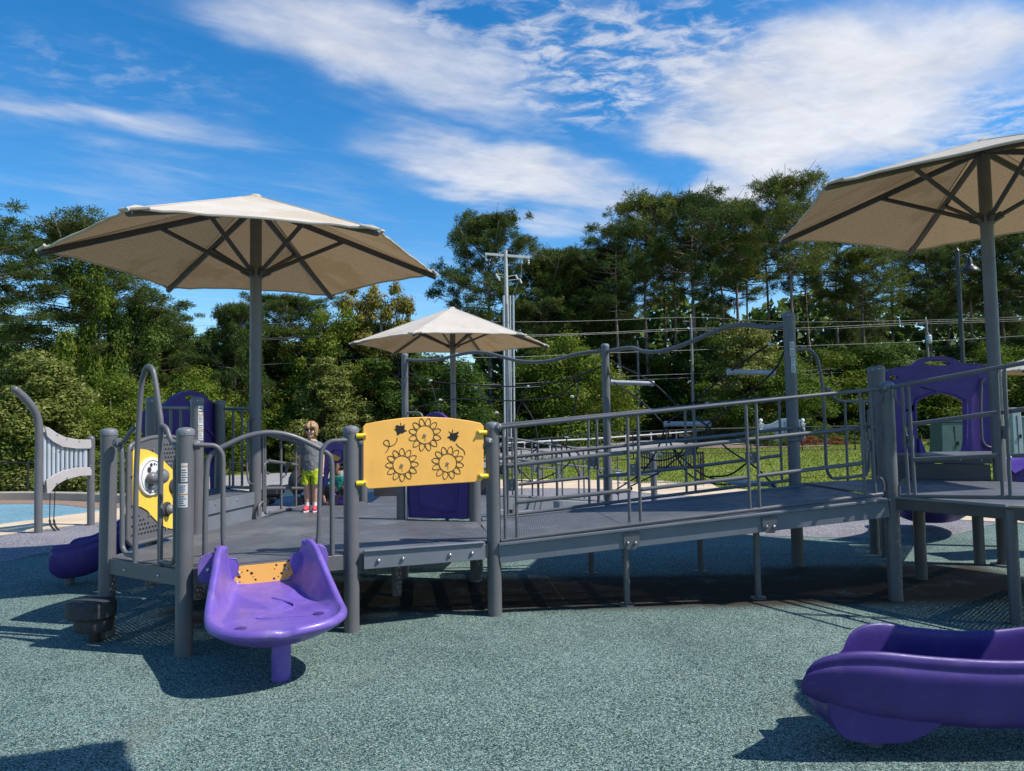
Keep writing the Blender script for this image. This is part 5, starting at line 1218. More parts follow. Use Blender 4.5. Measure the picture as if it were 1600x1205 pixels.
# ================================================================ the lower access ramp at the back
ar = empty('access_ramp', (.8, 12, 0), 'low grey access ramp with railings behind the long ramp', 'ramp')
A0, A1 = Vector((-.25, 10.4)), Vector((2.0, 13.2)); nrm2 = Vector((-(A1 - A0).y, (A1 - A0).x)).normalized() * -1.35
Z0a, Z1a = .60, .17
def AP(u, v, z): p = A0.lerp(A1, u) - nrm2 * v; return Vector((p.x, p.y, Z0a + (Z1a - Z0a) * u + z))
mb = MB(); V = [AP(0, 0, 0), AP(1, 0, 0), AP(1, 1, 0), AP(0, 1, 0)]; mb.add(V + [v - Vector((0, 0, .05)) for v in V], [(0, 1, 2, 3), (7, 6, 5, 4), (0, 4, 5, 1), (1, 5, 6, 2), (2, 6, 7, 3), (3, 7, 4, 0)]); mb.build('ramp_deck', MAT['riser'], ar)
for v in (0, 1):
    mb = MB(); mb.bar(AP(0, v, -.06), AP(1, v, -.06), .05, .15); mb.build('ramp_beam', MAT['riser'], ar)
    for z in (.06, .62, .92):
        mb = MB(); mb.tube([AP(0, v, z), AP(1, v, z)], .019, 10); mb.build('rail_tube', ST, ar)
    for i in range(6):
        u = .06 + i * .18
        for d in (0, .045):
            if u + d > 1: continue
            mb = MB(); mb.tube([AP(u + d, v, .06), AP(u + d, v, .92)], .0135, 8); mb.build('baluster', ST, ar)
        mb = MB(); p = AP(u + .022, v, .5); mb.box(p, .09, .012, .11, rz=math.atan2((A1 - A0).y, (A1 - A0).x)); mb.build('joint_plate', ST, ar)
    for u in (.1, .55, .95): mb = MB(); p = AP(u, v, 0); mb.tube([(p.x, p.y, 0), (p.x, p.y, p.z - .05)], .03, 10); mb.build('support_leg', ST, ar)

# ================================================================ bench on its slab
bc = G(1048, 756); bn = empty('park_bench', (bc.x, bc.y, 0), 'black slatted metal bench on the concrete edge in front of the lawn', 'bench')
bw = 1.75; an = R_(-6); bx_ = Vector((math.cos(an), math.sin(an), 0)); by_ = Vector((-math.sin(an), math.cos(an), 0))
BP = lambda u, v, z: Vector((bc.x, bc.y, .01)) + bx_ * u + by_ * v + Vector((0, 0, z))
prof = [(-.02, .80), (.0, .62), (-.04, .47), (-.12, .42), (-.30, .42), (-.45, .44), (-.47, .41)]
mb = MB()
for i in range(26):
    u = -bw / 2 + .06 + i * (bw - .12) / 25
    for a, b in zip(prof, prof[1:]): mb.bar(BP(u, -a[0], a[1]), BP(u, -b[0], b[1]), .035, .008)
mb.build('slats', MAT['black_metal'], bn)
for s in (-1, 1):
    u = s * bw / 2
    mb = MB(); mb.bar(BP(u, .05, 0), BP(u, -.02, .85), .05, .05); mb.bar(BP(u, .47, 0), BP(u, .42, .62), .05, .05); mb.bar(BP(u, -.02, .62), BP(u, .46, .64), .05, .035); mb.bar(BP(u, .02, .42), BP(u, .44, .42), .04, .05); mb.build('end_frame', MAT['black_metal'], bn)
mb = MB(); mb.bar(BP(-bw / 2, .02, .82), BP(bw / 2, .02, .82), .03, .045); mb.bar(BP(-bw / 2, .1, .40), BP(bw / 2, .1, .40), .03, .04); mb.bar(BP(-bw / 2, .44, .40), BP(bw / 2, .44, .40), .03, .04); mb.build('stretcher', MAT['black_metal'], bn)
sheet('bench_slab', [tuple(G(x, y).xy) for x, y in [(985, 757), (1030, 752), (1112, 757), (1122, 763), (1060, 766), (1000, 762)]], .016, MAT['tan_concrete'])

# ================================================================ chain-link fences
def fence(pts, h, label, name='chain_link_fence', zf=None):
    f = empty(name, (pts[0][0], pts[0][1], tz(*pts[0])), label, 'fence'); P = [Vector((x, y, tz(x, y))) for x, y in pts]
    mb = MB(); tr = MB(); posts = 0
    for a, b in zip(P, P[1:]):
        L = (b - a).length; k = max(1, round(L / 2.6)); t = (b - a) / L; nn = Vector((t.y, -t.x, 0)).normalized()
        for z in (h, .06): tr.tube([a + Vector((0, 0, z)), b + Vector((0, 0, z))], .024 if z == h else .016, 6)
        for i in range(k): 
            q = a.lerp(b, i / k); pm = MB(); pm.tube([q, q + Vector((0, 0, h + .03))], .03, 8); pm.ball(q + Vector((0, 0, h + .04)), .035, 6); pm.build('fence_post', MAT['black_metal'], f)
        pit = .085; m = int(L / pit); V, F = [], []; c = 0
        for i in range(-int(h / pit), m):
            for s in (1, -1):
                u0_, u1_ = i * pit, i * pit + h
                z0_, z1_ = (0, h) if s > 0 else (h, 0)
                if u0_ < 0: z0_ += (z1_ - z0_) * (-u0_ / h); u0_ = 0
                if u1_ > L: z1_ = z0_ + (z1_ - z0_) * (L - u0_) / (u1_ - u0_); u1_ = L
                if u1_ - u0_ < .02: continue
                A_, B_ = a + t * u0_ + Vector((0, 0, z0_)), a + t * u1_ + Vector((0, 0, z1_)); w = .0028
                for e in (Vector((0, 0, w)), nn * w): V += [A_ - e, B_ - e, B_ + e, A_ + e]; F.append((c, c + 1, c + 2, c + 3)); c += 4
        mb.add(V, F)
    tr.build('fence_rail', MAT['black_metal'], f); mb.build('wire_mesh', MAT['black_metal'], f, autos=None)
fence([(-24, 19.8), (-14, 20.6), (-8.5, 21.4), (-4.5, 22.6), (-.5, 25)], 1.2, 'black chain-link fence behind the low retaining wall at left')
fence([(-.5, 25), (3.5, 30), (9, 35), (15, 37), (23, 36.5), (31, 35)], 1.25, 'black chain-link fence across the lawn behind the bench and ramp')
# white pipe rail along the road
wr = empty('pipe_fence', (4, 45, 0), 'white pipe rail fence along the far side of the road', 'fence')
Pq = [D(740, 695, 43), D(920, 686, 47), D(1060, 676, 52), D(1215, 662, 60)]
mb = MB(); mb.tube(Pq, .045, 8); mb.build('pipe_rail', MAT['frame_white'], wr)
for i in range(13):
    p = Pq[0].lerp(Pq[3], i / 12); p = D(740 + 475 * i / 12, 695 - 33 * i / 12 - .5 * math.sin(i), 43 + 17 * i / 12); mb = MB(); mb.tube([(p.x, p.y, tz(p.x, p.y)), p], .05, 8); mb.build('pipe_post', MAT['frame_white'], wr)

# ================================================================ sign, lamp, cabinets
sg = D(1215, 684, 47); sz = tz(sg.x, 47); sn = empty('entrance_sign', (sg.x, 47, sz), 'pale blue entrance sign with a swooping top between white ball-topped posts', 'sign')
pg = Plane((sg.x - 1.5, 47.0), (sg.x + 2.6, 46.3))
so = [(1190, 692), (1190, 663), (1200, 663.5), (1206, 662), (1214, 657), (1221, 654.5), (1232, 653.5), (1243, 654), (1250, 657), (1258, 661), (1268, 662.5), (1276, 662), (1276, 692)]
mb = MB(); mb.prism([[pg.uv(x, y) for x, y in so[:9]] + [pg.uv(1252, 692)]], lambda u, z, o: pg.w(u, z, o), .12); mb.build('sign_board', MAT['sign_blue'], sn, bevel=.02)
for x in (1188.5, 1254):
    mb = MB(); u, z = pg.uv(x, 663); q = pg.w(u, 0, .06); mb.box((q.x, q.y, sz + (z - sz) / 2), .2, .2, z - sz); mb.box((q.x, q.y, z + .03), .3, .3, .07); mb.lathe([(.06, .06), (.05, .1), (.10, .14), (.14, .24), (.10, .34), (0, .38)], (q.x, q.y, z), 14); mb.build('sign_post', MAT['white'], sn)
def letters(s, x, y, h, parent):
    c = bpy.data.curves.new('lettering', 'FONT'); c.body = s; c.size = h; c.extrude = .005; t_ = bpy.data.objects.new('lettering', c)
    me = bpy.data.meshes.new_from_object(t_); bpy.data.objects.remove(t_); me.materials.clear(); me.materials.append(MAT['sign_ink']); o = bpy.data.objects.new('lettering', me); COL.objects.link(o)
    u, z = pg.uv(x, y); p = pg.w(u, z, .125); o.parent = parent; o.location = p - base_of(parent); o.rotation_euler = (math.pi / 2, 0, math.atan2(pg.t.y, pg.t.x))
letters('DE', 1224, 665, .34, sn); letters('UNI  E', 1205, 676, .34, sn); letters('COMMUNI', 1195, 683.5, .30, sn)
lp = D(1506, 600, 20); ln_ = empty('street_lamp', (lp.x, 20, -.03), 'black street lamp with one bell shade on a short arm by the pines', 'street lamp')
zt_l = D(1499, 394, 20).z; mb = MB(); mb.tube([(lp.x, 20, -.03), (lp.x, 20, 1.0), (lp.x, 20, zt_l)], [.085, .065, .055], 14); mb.lathe([(.13, 0), (.13, .3), (.085, .4)], (lp.x, 20, -.03), 14); mb.lathe([(.055, 0), (.07, .03), (.03, .1), (0, .14)], (lp.x, 20, zt_l), 12); mb.build('lamp_pole', MAT['black_metal'], ln_)
ax = .34; mb = MB(); mb.tube(smooth_path([Vector((lp.x, 20, zt_l - .16)), Vector((lp.x + .2, 20, zt_l - .06)), Vector((lp.x + ax - .03, 20, zt_l - .1)), Vector((lp.x + ax, 20, zt_l - .22))], 5), .02, 8); mb.build('lamp_arm', MAT['black_metal'], ln_)
mb = MB(); mb.lathe([(.03, -.16), (.06, -.2), (.075, -.34), (.10, -.40), (.20, -.47), (.245, -.55), (.25, -.58), (.235, -.58), (.1, -.45), (0, -.43)], (lp.x + ax, 20, zt_l), 22); mb.build('lamp_shade', MAT['black_metal'], ln_)
def cabinet(x0, x1, y0, y1, Y, m, label):
    a, b = D(x0, y1, Y), D(x1, y0, Y); z = tz((a.x + b.x) / 2, Y); e = empty('utility_cabinet', ((a.x + b.x) / 2, Y, z), label, 'cabinet'); w, h = b.x - a.x, b.z - z; cx = (a.x + b.x) / 2
    mb = MB(); V = []
    for zz, k in ((z, 1.0), (z + h * .93, .86)): V += [Vector((cx + sx * w / 2 * k, Y + sy * w * .4 * k, zz)) for sx, sy in ((-1, -1), (1, -1), (1, 1), (-1, 1))]
    mb.add(V, [(3, 2, 1, 0), (4, 5, 6, 7), (0, 1, 5, 4), (1, 2, 6, 5), (2, 3, 7, 6), (3, 0, 4, 7)]); mb.build('body', MAT[m], e, bevel=.02)
    mb = MB(); mb.box((cx, Y, z + h * .965), w * .9, w * .74, h * .07, ch=.02); mb.build('lid', MAT[m], e)
    mb = MB(); mb.bar((cx, Y - w * .4 * .93 - .005, z + h * .1), (cx, Y - w * .4 * .88 - .005, z + h * .85), .02, .02); mb.box((cx + .08, Y - w * .4 * .93 - .03, z + h * .45), .05, .05, .14); mb.build('door_seam', MAT['groove'], e)
cabinet(1461, 1503, 655, 699, 26, 'cabinet_green', 'dark green transformer cabinet on the lawn seen through the purple archway')
cabinet(1579, 1592, 637, 692, 27, 'cabinet_pale', 'pale grey tall cabinet beyond the fence at the right edge'); cabinet(1593, 1622, 650, 692, 29, 'cabinet_pale', 'pale blue grey cabinet cut off by the right edge')

# ================================================================ utility poles and wires
up_ = D(795, 700, 48); zt_u = D(792, 391, 48).z; ux = up_.x
u = empty('utility_pole', (ux, 48, -.05), 'tall pale concrete utility pole with a crossarm and bright conduits', 'utility pole', 'utility poles')
mb = MB(); mb.tube([(ux, 48, -.05), (ux, 48, zt_u)], [.20, .12], 10); mb.build('pole', MAT['concrete_pole'], u)
a, b = D(758, 397, 48), D(828, 402.5, 48); mb = MB(); mb.bar(a, b, .18, .16); mb.build('crossarm', MAT['frame_white'], u)
for f in (.02, .35, .82, .97):
    p = a.lerp(b, f); mb = MB(); mb.lathe([(.03, 0), (.07, -.1), (.03, -.16), (.07, -.24), (.03, -.30), (.07, -.38), (.02, -.5)], p, 8); mb.build('insulator', MAT['frame_white'], u)
for x in (788.5, 798.5, 803.5):
    p0, p1 = D(x, 700, 47.7), D(x - 1.5, 462, 47.7); mb = MB(); mb.tube([(p0.x, 47.7, -.05), p1], .075, 8); mb.build('conduit', MAT['galv'], u)
for i, (x, y) in enumerate([(775, 428), (778, 432), (806, 430), (812, 436)]):
    p = D(x, y, 48); mb = MB(); mb.tube([p, p + Vector((.12, 0, -.3))], .06, 8); mb.bar(p, (ux, 48, p.z - .1), .05, .05); mb.build('fuse_cutout', MAT['frame_white'], u)
mb = MB(); mb.tube(smooth_path([D(813, 405, 48), D(815, 425, 48), D(808, 445, 48), D(801, 462, 48)], 5), .02, 6); mb.tube(smooth_path([D(768, 402, 48), D(778, 425, 48), D(785, 445, 48), D(789, 462, 48)], 5), .02, 6); mb.build('drop_wire', MAT['wire'], u)
def wood_pole(x, yt, Y, label, arm=True, tf=False):
    p = D(x, 690, Y); zt = D(x - 2, yt, Y).z; z0 = tz(p.x, Y) - .05; e = empty('utility_pole', (p.x, Y, z0), label, 'utility pole', 'utility poles')
    mb = MB(); mb.tube([(p.x, Y, z0), (p.x, Y, zt)], [.15, .10], 10); mb.build('pole', MAT['pole_wood'], e)
    if arm:
        mb = MB(); mb.bar((p.x - .6, Y, zt - .3), (p.x + .15, Y, zt - .3), .09, .1); mb.build('crossarm', MAT['pole_wood'], e)
    mb = MB(); mb.lathe([(.03, 0), (.06, .06), (.03, .12), (.05, .2), (0, .24)], (p.x, Y, zt), 8); mb.build('insulator', MAT['frame_white'], e)
    if tf:
        q = D(x - 6, tf, Y); mb = MB(); mb.lathe([(.2, -.35), (.24, -.3), (.24, .3), (.2, .36), (0, .4)], (q.x, Y - .1, q.z), 14); mb.lathe([(.04, .36), (.06, .45), (.03, .6), (0, .62)], (q.x, Y - .1, q.z), 8); mb.build('transformer', MAT['galv'], e)
wood_pole(597, 499, 45, 'wooden pole with a grey transformer left of the middle umbrella', False, 569)
wood_pole(1085, 496, 55, 'slim grey pole with wires behind the hanging steps'); wood_pole(1000, 536, 62, 'weathered short pole in the trees left of the slim grey pole', True)
wood_pole(1456, 500, 58, 'pole with a small transformer seen above the purple archway', True, 531)
def wire(pts, Ys, r=.010, label=''):
    P = smooth_path([D(x, y, Y) for (x, y), Y in zip(pts, Ys)], 8); mb = MB(); mb.tube(P, r, 5, cap=False); o = mb.build('power_line', MAT['wire'], autos=None, origin=tuple(P[0])); tag(o, label, 'cable', 'power lines strung across the trees')
wire([(-80, 518), (200, 512), (400, 507), (597, 500), (800, 503), (940, 501), (1085, 496), (1240, 503), (1456, 500), (1680, 492)], [43, 43, 44, 45, 48, 51, 55, 56, 58, 60], label='topmost thin power line crossing the whole tree line')
wire([(-80, 538), (200, 534), (400, 529.5), (597, 522), (800, 524), (940, 520), (1085, 513), (1240, 513), (1456, 503), (1680, 496)], [43, 43, 44, 45, 48, 51, 55, 56, 58, 60], .013, label='thick double power line just below the topmost one')
wire([(-80, 541), (200, 537), (400, 532), (597, 524), (800, 526), (940, 522), (1085, 516), (1240, 516), (1456, 506), (1680, 499)], [43.2, 43.2, 44.2, 45.2, 48.2, 51.2, 55.2, 56.2, 58.2, 60.2], .011, label='lower strand of the double power line')
wire([(-80, 584), (120, 580), (395, 570.5), (597, 560), (800, 558), (940, 552), (1085, 547), (1240, 541), (1456, 533), (1680, 520)], [43, 43, 44, 45, 48, 51, 55, 56, 58, 60], .013, label='power line level with the wavy rails of the rope climber')
wire([(400, 618), (470, 611), (597, 603), (800, 600), (940, 590), (1085, 584), (1240, 580), (1456, 566), (1680, 556)], [44, 44.5, 45, 48, 51, 55, 56, 58, 60], .010, label='low thin cable behind the yellow panel and hanging steps')
wire([(597, 608), (800, 606), (940, 597), (1085, 590), (1240, 586), (1456, 574), (1680, 566)], [45.2, 48.2, 51.2, 55.2, 56.2, 58.2, 60.2], .009, label='lowest thin cable across the dark trees')

# ================================================================ stroller behind the rail
sc_ = G(432, 790); sr = empty('stroller', (sc_.x + .15, sc_.y, 0), 'black folding stroller standing behind the rail left of the boy', 'stroller')
sx, sy = sc_.x, sc_.y
mb = MB(); mb.box((sx - .06, sy, .33), .36, .45, .22, ch=.05); mb.box((sx - .1, sy, .18), .3, .4, .1, ch=.03); mb.build('basket', MAT['bag'], sr)
mb = MB(); mb.ball((sx + .46, sy, .50), .26, 16, sc=(.75, .9, 1.05)); mb.build('hood', MAT['bag'], sr)
mb = MB(); mb.tube([(sx + .55, sy - .2, .1), (sx + .3, sy - .2, .45), (sx - .25, sy - .2, .35), (sx - .2, sy - .2, .08)], .015, 8); mb.tube([(sx + .55, sy + .2, .1), (sx + .3, sy + .2, .45), (sx - .25, sy + .2, .35), (sx - .2, sy + .2, .08)], .015, 8); mb.tube([(sx + .46, sy - .2, .5), (sx + .7, sy - .2, .8), (sx + .7, sy + .2, .8), (sx + .46, sy + .2, .5)], .014, 8); mb.build('frame', MAT['black_metal'], sr)
for x, y in ((.55, -.22), (.55, .22), (-.2, -.22), (-.2, .22)):
    mb = MB(); mb.tube([(sx + x, sy + y - .02, .1), (sx + x, sy + y + .02, .1)], .1, 18); mb.build('wheel', MAT['bag'], sr)
# ================================================================ people
def blob_mesh(parts, name, mat, parent, vox=.006, smooth_it=6, disp=None):
    """several overlapping lofts fused into ONE continuous surface (voxel remesh + smoothing)"""
    mb = MB()
    for p in parts: p(mb)
    o = mb.build(name, mat, parent, smooth=True, autos=None)
    r = o.modifiers.new('fuse', 'REMESH'); r.mode = 'VOXEL'; r.voxel_size = vox; r.use_smooth_shade = True
    s = o.modifiers.new('soft', 'SMOOTH'); s.iterations = smooth_it; s.factor = .5
    if disp:
        tx = bpy.data.textures.new(name, 'CLOUDS'); tx.noise_scale = disp[1]; d = o.modifiers.new('folds', 'DISPLACE'); d.texture = tx; d.strength = disp[0]; d.mid_level = .5; d.texture_coords = 'LOCAL'
    return o
def loft(pts, sec=14):
    """pts: (point, rx, ry) elliptical sections stacked along a path, x = across, y = depth"""
    def f(mb):
        V, F = [], []; k = len(pts)
        for i, (p, rx, ry) in enumerate(pts):
            p = Vector(p)
            for j in range(sec):
                a = 2 * math.pi * j / sec; V.append(p + Vector((rx * math.cos(a), ry * math.sin(a), 0)))
        for i in range(k - 1):
            for j in range(sec): F.append((i * sec + j, i * sec + (j + 1) % sec, (i + 1) * sec + (j + 1) % sec, (i + 1) * sec + j))
        F.append(tuple(range(sec))[::-1]); F.append(tuple((k - 1) * sec + j for j in range(sec))); mb.add(V, F)
    return f
def limb(pts, rs): return lambda mb: mb.tube(smooth_path([Vector(p) for p in pts], 4), list(np.interp(np.linspace(0, len(rs) - 1, (len(pts) - 1) * 4 + 1), range(len(rs)), rs)), 12)
def ball(p, r, sc=(1, 1, 1)): return lambda mb: mb.ball(p, r, 18, sc=sc)
def hand_parts(T, w, curl=.35):
    """T(x, y, z): hand frame, x = across the palm (thumb side +), y = towards the back of the hand, -z = fingertips"""
    P = [limb([T(0, 0, 0), T(0, 0, -.03), T(0, .0, -.062)], [w * .72, w, w * .95])]
    for i, (x, L) in enumerate(((.021, .044), (.007, .05), (-.007, .047), (-.02, .037))):
        P.append(limb([T(x, 0, -.05), T(x * 1.1, -.004, -.06 - L * .45), T(x * 1.12, -.004 - L * curl, -.06 - L * .9)], [.0085, .008, .0062]))
    P.append(limb([T(.02, 0, -.015), T(.036, -.006, -.04), T(.036, -.016, -.066)], [.011, .0095, .007])); return P
def boy():
    base = Vector((-2.54, 8.97, DZ)); e = empty('person', base, 'boy in grey T-shirt, lime shorts, dark sunglasses and red trainers standing on the deck', 'person'); e.scale = (.82, .88, 1.0)
    H = lambda x, y, z: base + Vector((x, y, z))          # faces -Y (to the camera); x right of picture
    sk = MAT['skin']
    body = []
    # legs (feet apart, right leg of picture straight, the other slightly turned)
    for s, kx in ((-1, 0), (1, .004)):
        body.append(limb([H(s * .062, .0, .60), H(s * .066, -.004, .46), H(s * .062 + kx, -.01, .335), H(s * .062, .012, .2), H(s * .058, .012, .06), H(s * .06, .0, .03)], [.072, .064, .050, .051, .034, .036]))
        body.append(limb([H(s * .06, .02, .03), H(s * .064, -.07, .025)], [.033, .026])); body.append(ball(H(s * .0625 + kx, -.045, .335), .028))
    body.append(loft([(H(0, 0, .54), .10, .075), (H(0, 0, .60), .115, .082), (H(0, -.005, .68), .105, .075), (H(0, 0, .78), .118, .076), (H(0, .005, .85), .128, .07), (H(0, .01, .885), .09, .055), (H(0, .008, .91), .042, .042)]))
    body.append(limb([H(0, .01, .88), H(0, .0, .955)], [.038, .036]))
    # head with face
    hc = H(.004, -.012, 1.018)
    body += [ball(hc, .082, (.90, 1.02, 1.06)), ball(hc + Vector((0, -.018, -.05)), .058, (.92, 1.0, .95)), ball(hc + Vector((0, -.058, -.082)), .022, (1.1, .8, .8)), ball(hc + Vector((0, -.088, -.022)), .014, (.85, 1.1, 1.0)), limb([hc + Vector((0, -.078, .012)), hc + Vector((0, -.094, -.018))], [.008, .012])]
    for s in (-1, 1): body += [ball(hc + Vector((s * .074, .008, -.02)), .02, (.45, .9, 1.2)), ball(hc + Vector((s * .036, -.058, -.03)), .026)]
    # arms hanging, hands relaxed
    for s in (-1, 1):
        sh, el, wr = H(s * .128, .012, .835), H(s * .168, .022, .68), H(s * .178, -.012, .525)
        body.append(limb([sh, sh.lerp(el, .5), el, el.lerp(wr, .4), wr], [.040, .036, .030, .029, .021]))
        T = lambda x, y, z, s=s, wr=wr: wr + Vector((-.004 * s + (y) * s * -1.0, -x * .9, z + .01))
        body += hand_parts(T, .022)
    b = blob_mesh(body, 'body', sk, e, .0045, 5)
    # clothing
    shirt = [loft([(H(.0, .0, .505), .142, .100), (H(0, 0, .58), .143, .102), (H(0, -.002, .68), .138, .098), (H(0, 0, .78), .138, .094), (H(0, .005, .84), .142, .084), (H(0, .008, .872), .115, .068), (H(0, .008, .892), .062, .055)], 20)]
    for s in (-1, 1): shirt.append(limb([H(s * .10, .01, .845), H(s * .140, .014, .80), H(s * .168, .02, .715)], [.046, .052, .056]))
    so = blob_mesh(shirt, 'shirt', MAT['shirt_grey'], e, .006, 5, (.022, .07))
    sho = [loft([(H(0, 0, .44), .135, .09), (H(0, 0, .50), .140, .098), (H(0, 0, .57), .128, .092)], 20)]
    sho = [loft([(H(0, 0, .445), .122, .090), (H(0, 0, .50), .130, .094), (H(0, 0, .59), .125, .09)], 20)]
    for s in (-1, 1): sho.append(loft([(H(s * .080, -.006, .335), .073, .080), (H(s * .076, -.004, .41), .071, .080), (H(s * .066, 0, .53), .07, .085)], 18))
    blob_mesh(sho, 'shorts', MAT['shorts_lime'], e, .006, 3, (.014, .05))
    for s in (-1, 1):
        shoe = [limb([H(s * .06, .035, .034), H(s * .064, -.03, .036), H(s * .07, -.085, .028), H(s * .072, -.115, .024)], [.036, .040, .037, .024]), limb([H(s * .06, .012, .04), H(s * .06, .01, .078)], [.040, .036])]
        q = blob_mesh(shoe, 'shoe', MAT['shoe_red'], e, .005, 3)
        mb = MB(); sol = [(s * .06 + .036 * math.cos(a) * 1.0 + s * .006 * (1 - math.sin(a)), -.035 + .092 * math.sin(a)) for a in [2 * math.pi * i / 20 for i in range(20)]]
        mb.prism([sol], lambda u, z, o: H(u, z, o), .016); mb.build('sole', MAT['sock'], q)
        sk_ = MB(); sk_.tube([H(s * .06, .010, .07), H(s * .059, .012, .115)], [.040, .039], 16); sk_.build('sock', MAT['sock'], e)
    # hair: bob to the ears, parted, strands as ridges
    hair = [ball(hc + Vector((0, .018, .020)), .085, (.98, 1.02, .98)), ball(hc + Vector((0, .045, -.03)), .075, (1.0, .75, 1.0))]
    r = random.Random(4)
    for i in range(34):
        a = -2.75 + i * (5.5 / 33); x, y = math.sin(a), math.cos(a); fr = abs(a) > 1.95
        top = hc + Vector((x * .03, y * .03 + .01, .100 + r.uniform(-.006, .006))); md = hc + Vector((x * .090, y * .090 + .01, .045)); L = (.028 if abs(a) > 2.4 else -.002) if fr else -.066 + r.uniform(-.014, .012)
        if fr and abs(a) < 2.25: L = -.038
        en = hc + Vector((x * .085, y * .09 + .008, L)); hair.append(limb([top, md, en], [.014, .016, .007]))
    ho_ = blob_mesh(hair, 'hair', MAT['hair_blond'], e, .0045, 2, (.008, .012))
    gl = MB()
    for s in (-1, 1): gl.prism([[(s * .034 + .029 * math.cos(a), .021 * math.sin(a) * (1 if math.sin(a) < 0 else .85)) for a in [2 * math.pi * i / 18 for i in range(18)]]], lambda u, z, o: hc + Vector((u, -.088 - o + abs(u) * .25, z + .006)), .007); gl.tube([hc + Vector((s * .06, -.074, .012)), hc + Vector((s * .083, -.03, .012)), hc + Vector((s * .083, .02, .004))], .004, 6)
    gl.tube([hc + Vector((-.012, -.088, .014)), hc + Vector((.012, -.088, .014))], .0045, 6); gl.build('sunglasses', MAT['glasses'], e)
    mb = MB(); mb.ball(hc + Vector((0, -.0895, -.052)), .014, 12, sc=(1.2, .35, .28)); mb.build('lips', MAT['lip'], e)
paint('lip', (.42, .16, .13), .5, .05)
boy()
def crawler():
    c = G(533, 783, DZ); base = Vector((c.x + .02, 9.75, DZ)); e = empty('person', base, 'child in a teal shirt crouching inside the round purple crawl panel', 'person')
    H = lambda x, y, z: base + Vector((x, y, z)); sk = MAT['skin_dark']
    body = [ball(H(-.02, .0, .52), .085, (.9, 1, 1.06)), ball(H(-.02, -.05, .47), .055), ball(H(-.02, -.09, .495), .014), limb([H(-.01, .03, .46), H(.03, .06, .38)], [.04, .042]),
            loft([(H(.06, .12, .12), .12, .1), (H(.06, .1, .25), .115, .09), (H(.05, .07, .36), .11, .075)]),
            limb([H(.14, .06, .34), H(.18, -.02, .22), H(.08, -.10, .14)], [.038, .032, .022]), limb([H(-.06, .06, .34), H(-.14, -.02, .22), H(-.13, -.12, .10)], [.038, .032, .022]),
            limb([H(.12, .12, .12), H(.14, -.08, .22), H(.14, -.04, .04)], [.062, .05, .034]), limb([H(.0, .12, .12), H(-.06, -.08, .22), H(-.08, -.04, .04)], [.062, .05, .034]), limb([H(.14, -.02, .03), H(.14, -.14, .025)], [.03, .026]), limb([H(-.08, -.02, .03), H(-.08, -.14, .025)], [.03, .026])]
    for wx, s in ((.08, 1), (-.13, -1)):
        wr = H(wx, -.10 if s > 0 else -.12, .14 if s > 0 else .10); body += hand_parts(lambda x, y, z, wr=wr, s=s: wr + Vector((-.6 * z * -s * .4 + x * .5, z * .6, z * .4 + y)), .02)
    blob_mesh(body, 'body', sk, e, .006, 4)
    blob_mesh([loft([(H(.06, .12, .10), .14, .12), (H(.06, .1, .25), .132, .105), (H(.05, .07, .38), .12, .085)], 18), limb([H(.12, .06, .34), H(.185, .0, .25)], [.05, .05]), limb([H(-.04, .06, .34), H(-.12, .0, .26)], [.05, .05])], 'shirt', MAT['shirt_teal'], e, .007, 3, (.015, .06))
    blob_mesh([limb([H(.12, .12, .12), H(.14, -.07, .215), H(.14, -.05, .09)], [.072, .062, .05]), limb([H(.0, .12, .12), H(-.06, -.07, .215), H(-.08, -.05, .09)], [.072, .062, .05])], 'trousers', MAT['trouser_dark'], e, .007, 3)
    blob_mesh([ball(H(-.02, .02, .545), .088, (.95, 1, .95)), ball(H(-.02, .05, .50), .075)], 'hair', MAT['hair_dark'], e, .006, 3, (.012, .02))
crawler()
# ================================================================ sky, sun, camera
KX, KY = .78, .20                                # a shadow falls .68 m to the left and .22 m away per metre of height
to_sun = Vector((KX, -KY, 1)).normalized()
el = math.asin(to_sun.z); az = math.atan2(to_sun.x, to_sun.y)      # from +Y towards +X
w = bpy.data.worlds.new('World'); S.world = w; w.use_nodes = True; t = NT(w.node_tree); t.N.clear()
out = t.n('ShaderNodeOutputWorld'); bgn = t.n('ShaderNodeBackground'); sky = t.n('ShaderNodeTexSky'); sky.sky_type = 'NISHITA'; sky.sun_disc = False
sky.sun_elevation = el; sky.sun_rotation = az; sky.air_density = 1.0; sky.dust_density = .25; sky.ozone_density = 2.2
gen = t.n('ShaderNodeTexCoord').outputs['Generated']
sp = t.n('ShaderNodeSeparateXYZ'); t.L.new(gen, sp.inputs[0]); X, Y, Z = sp.outputs
zc = t.m('MAXIMUM', Z, .05)
pl2 = t.n('ShaderNodeCombineXYZ'); t.put(pl2.inputs[0], t.m('DIVIDE', X, zc)); t.put(pl2.inputs[1], t.m('DIVIDE', Y, zc)); cp2 = pl2.outputs[0]     # point on a flat cloud deck above
yc = t.m('MAXIMUM', t.m('ABSOLUTE', Y), .08); aa = t.m('DIVIDE', X, yc); bb = t.m('DIVIDE', Z, yc)
warp = t.n('ShaderNodeTexNoise'); warp.inputs['Scale'].default_value = 2.2; warp.inputs['Detail'].default_value = 6; t.L.new(cp2, warp.inputs['Vector'])
ws = t.n('ShaderNodeSeparateColor'); t.L.new(warp.outputs['Color'], ws.inputs[0])
wx = t.m('MULTIPLY', t.m('SUBTRACT', ws.outputs[0], .5), .20); wy = t.m('MULTIPLY', t.m('SUBTRACT', ws.outputs[1], .5), .12)
A_, B_ = t.m('ADD', aa, wx), t.m('ADD', bb, wy)
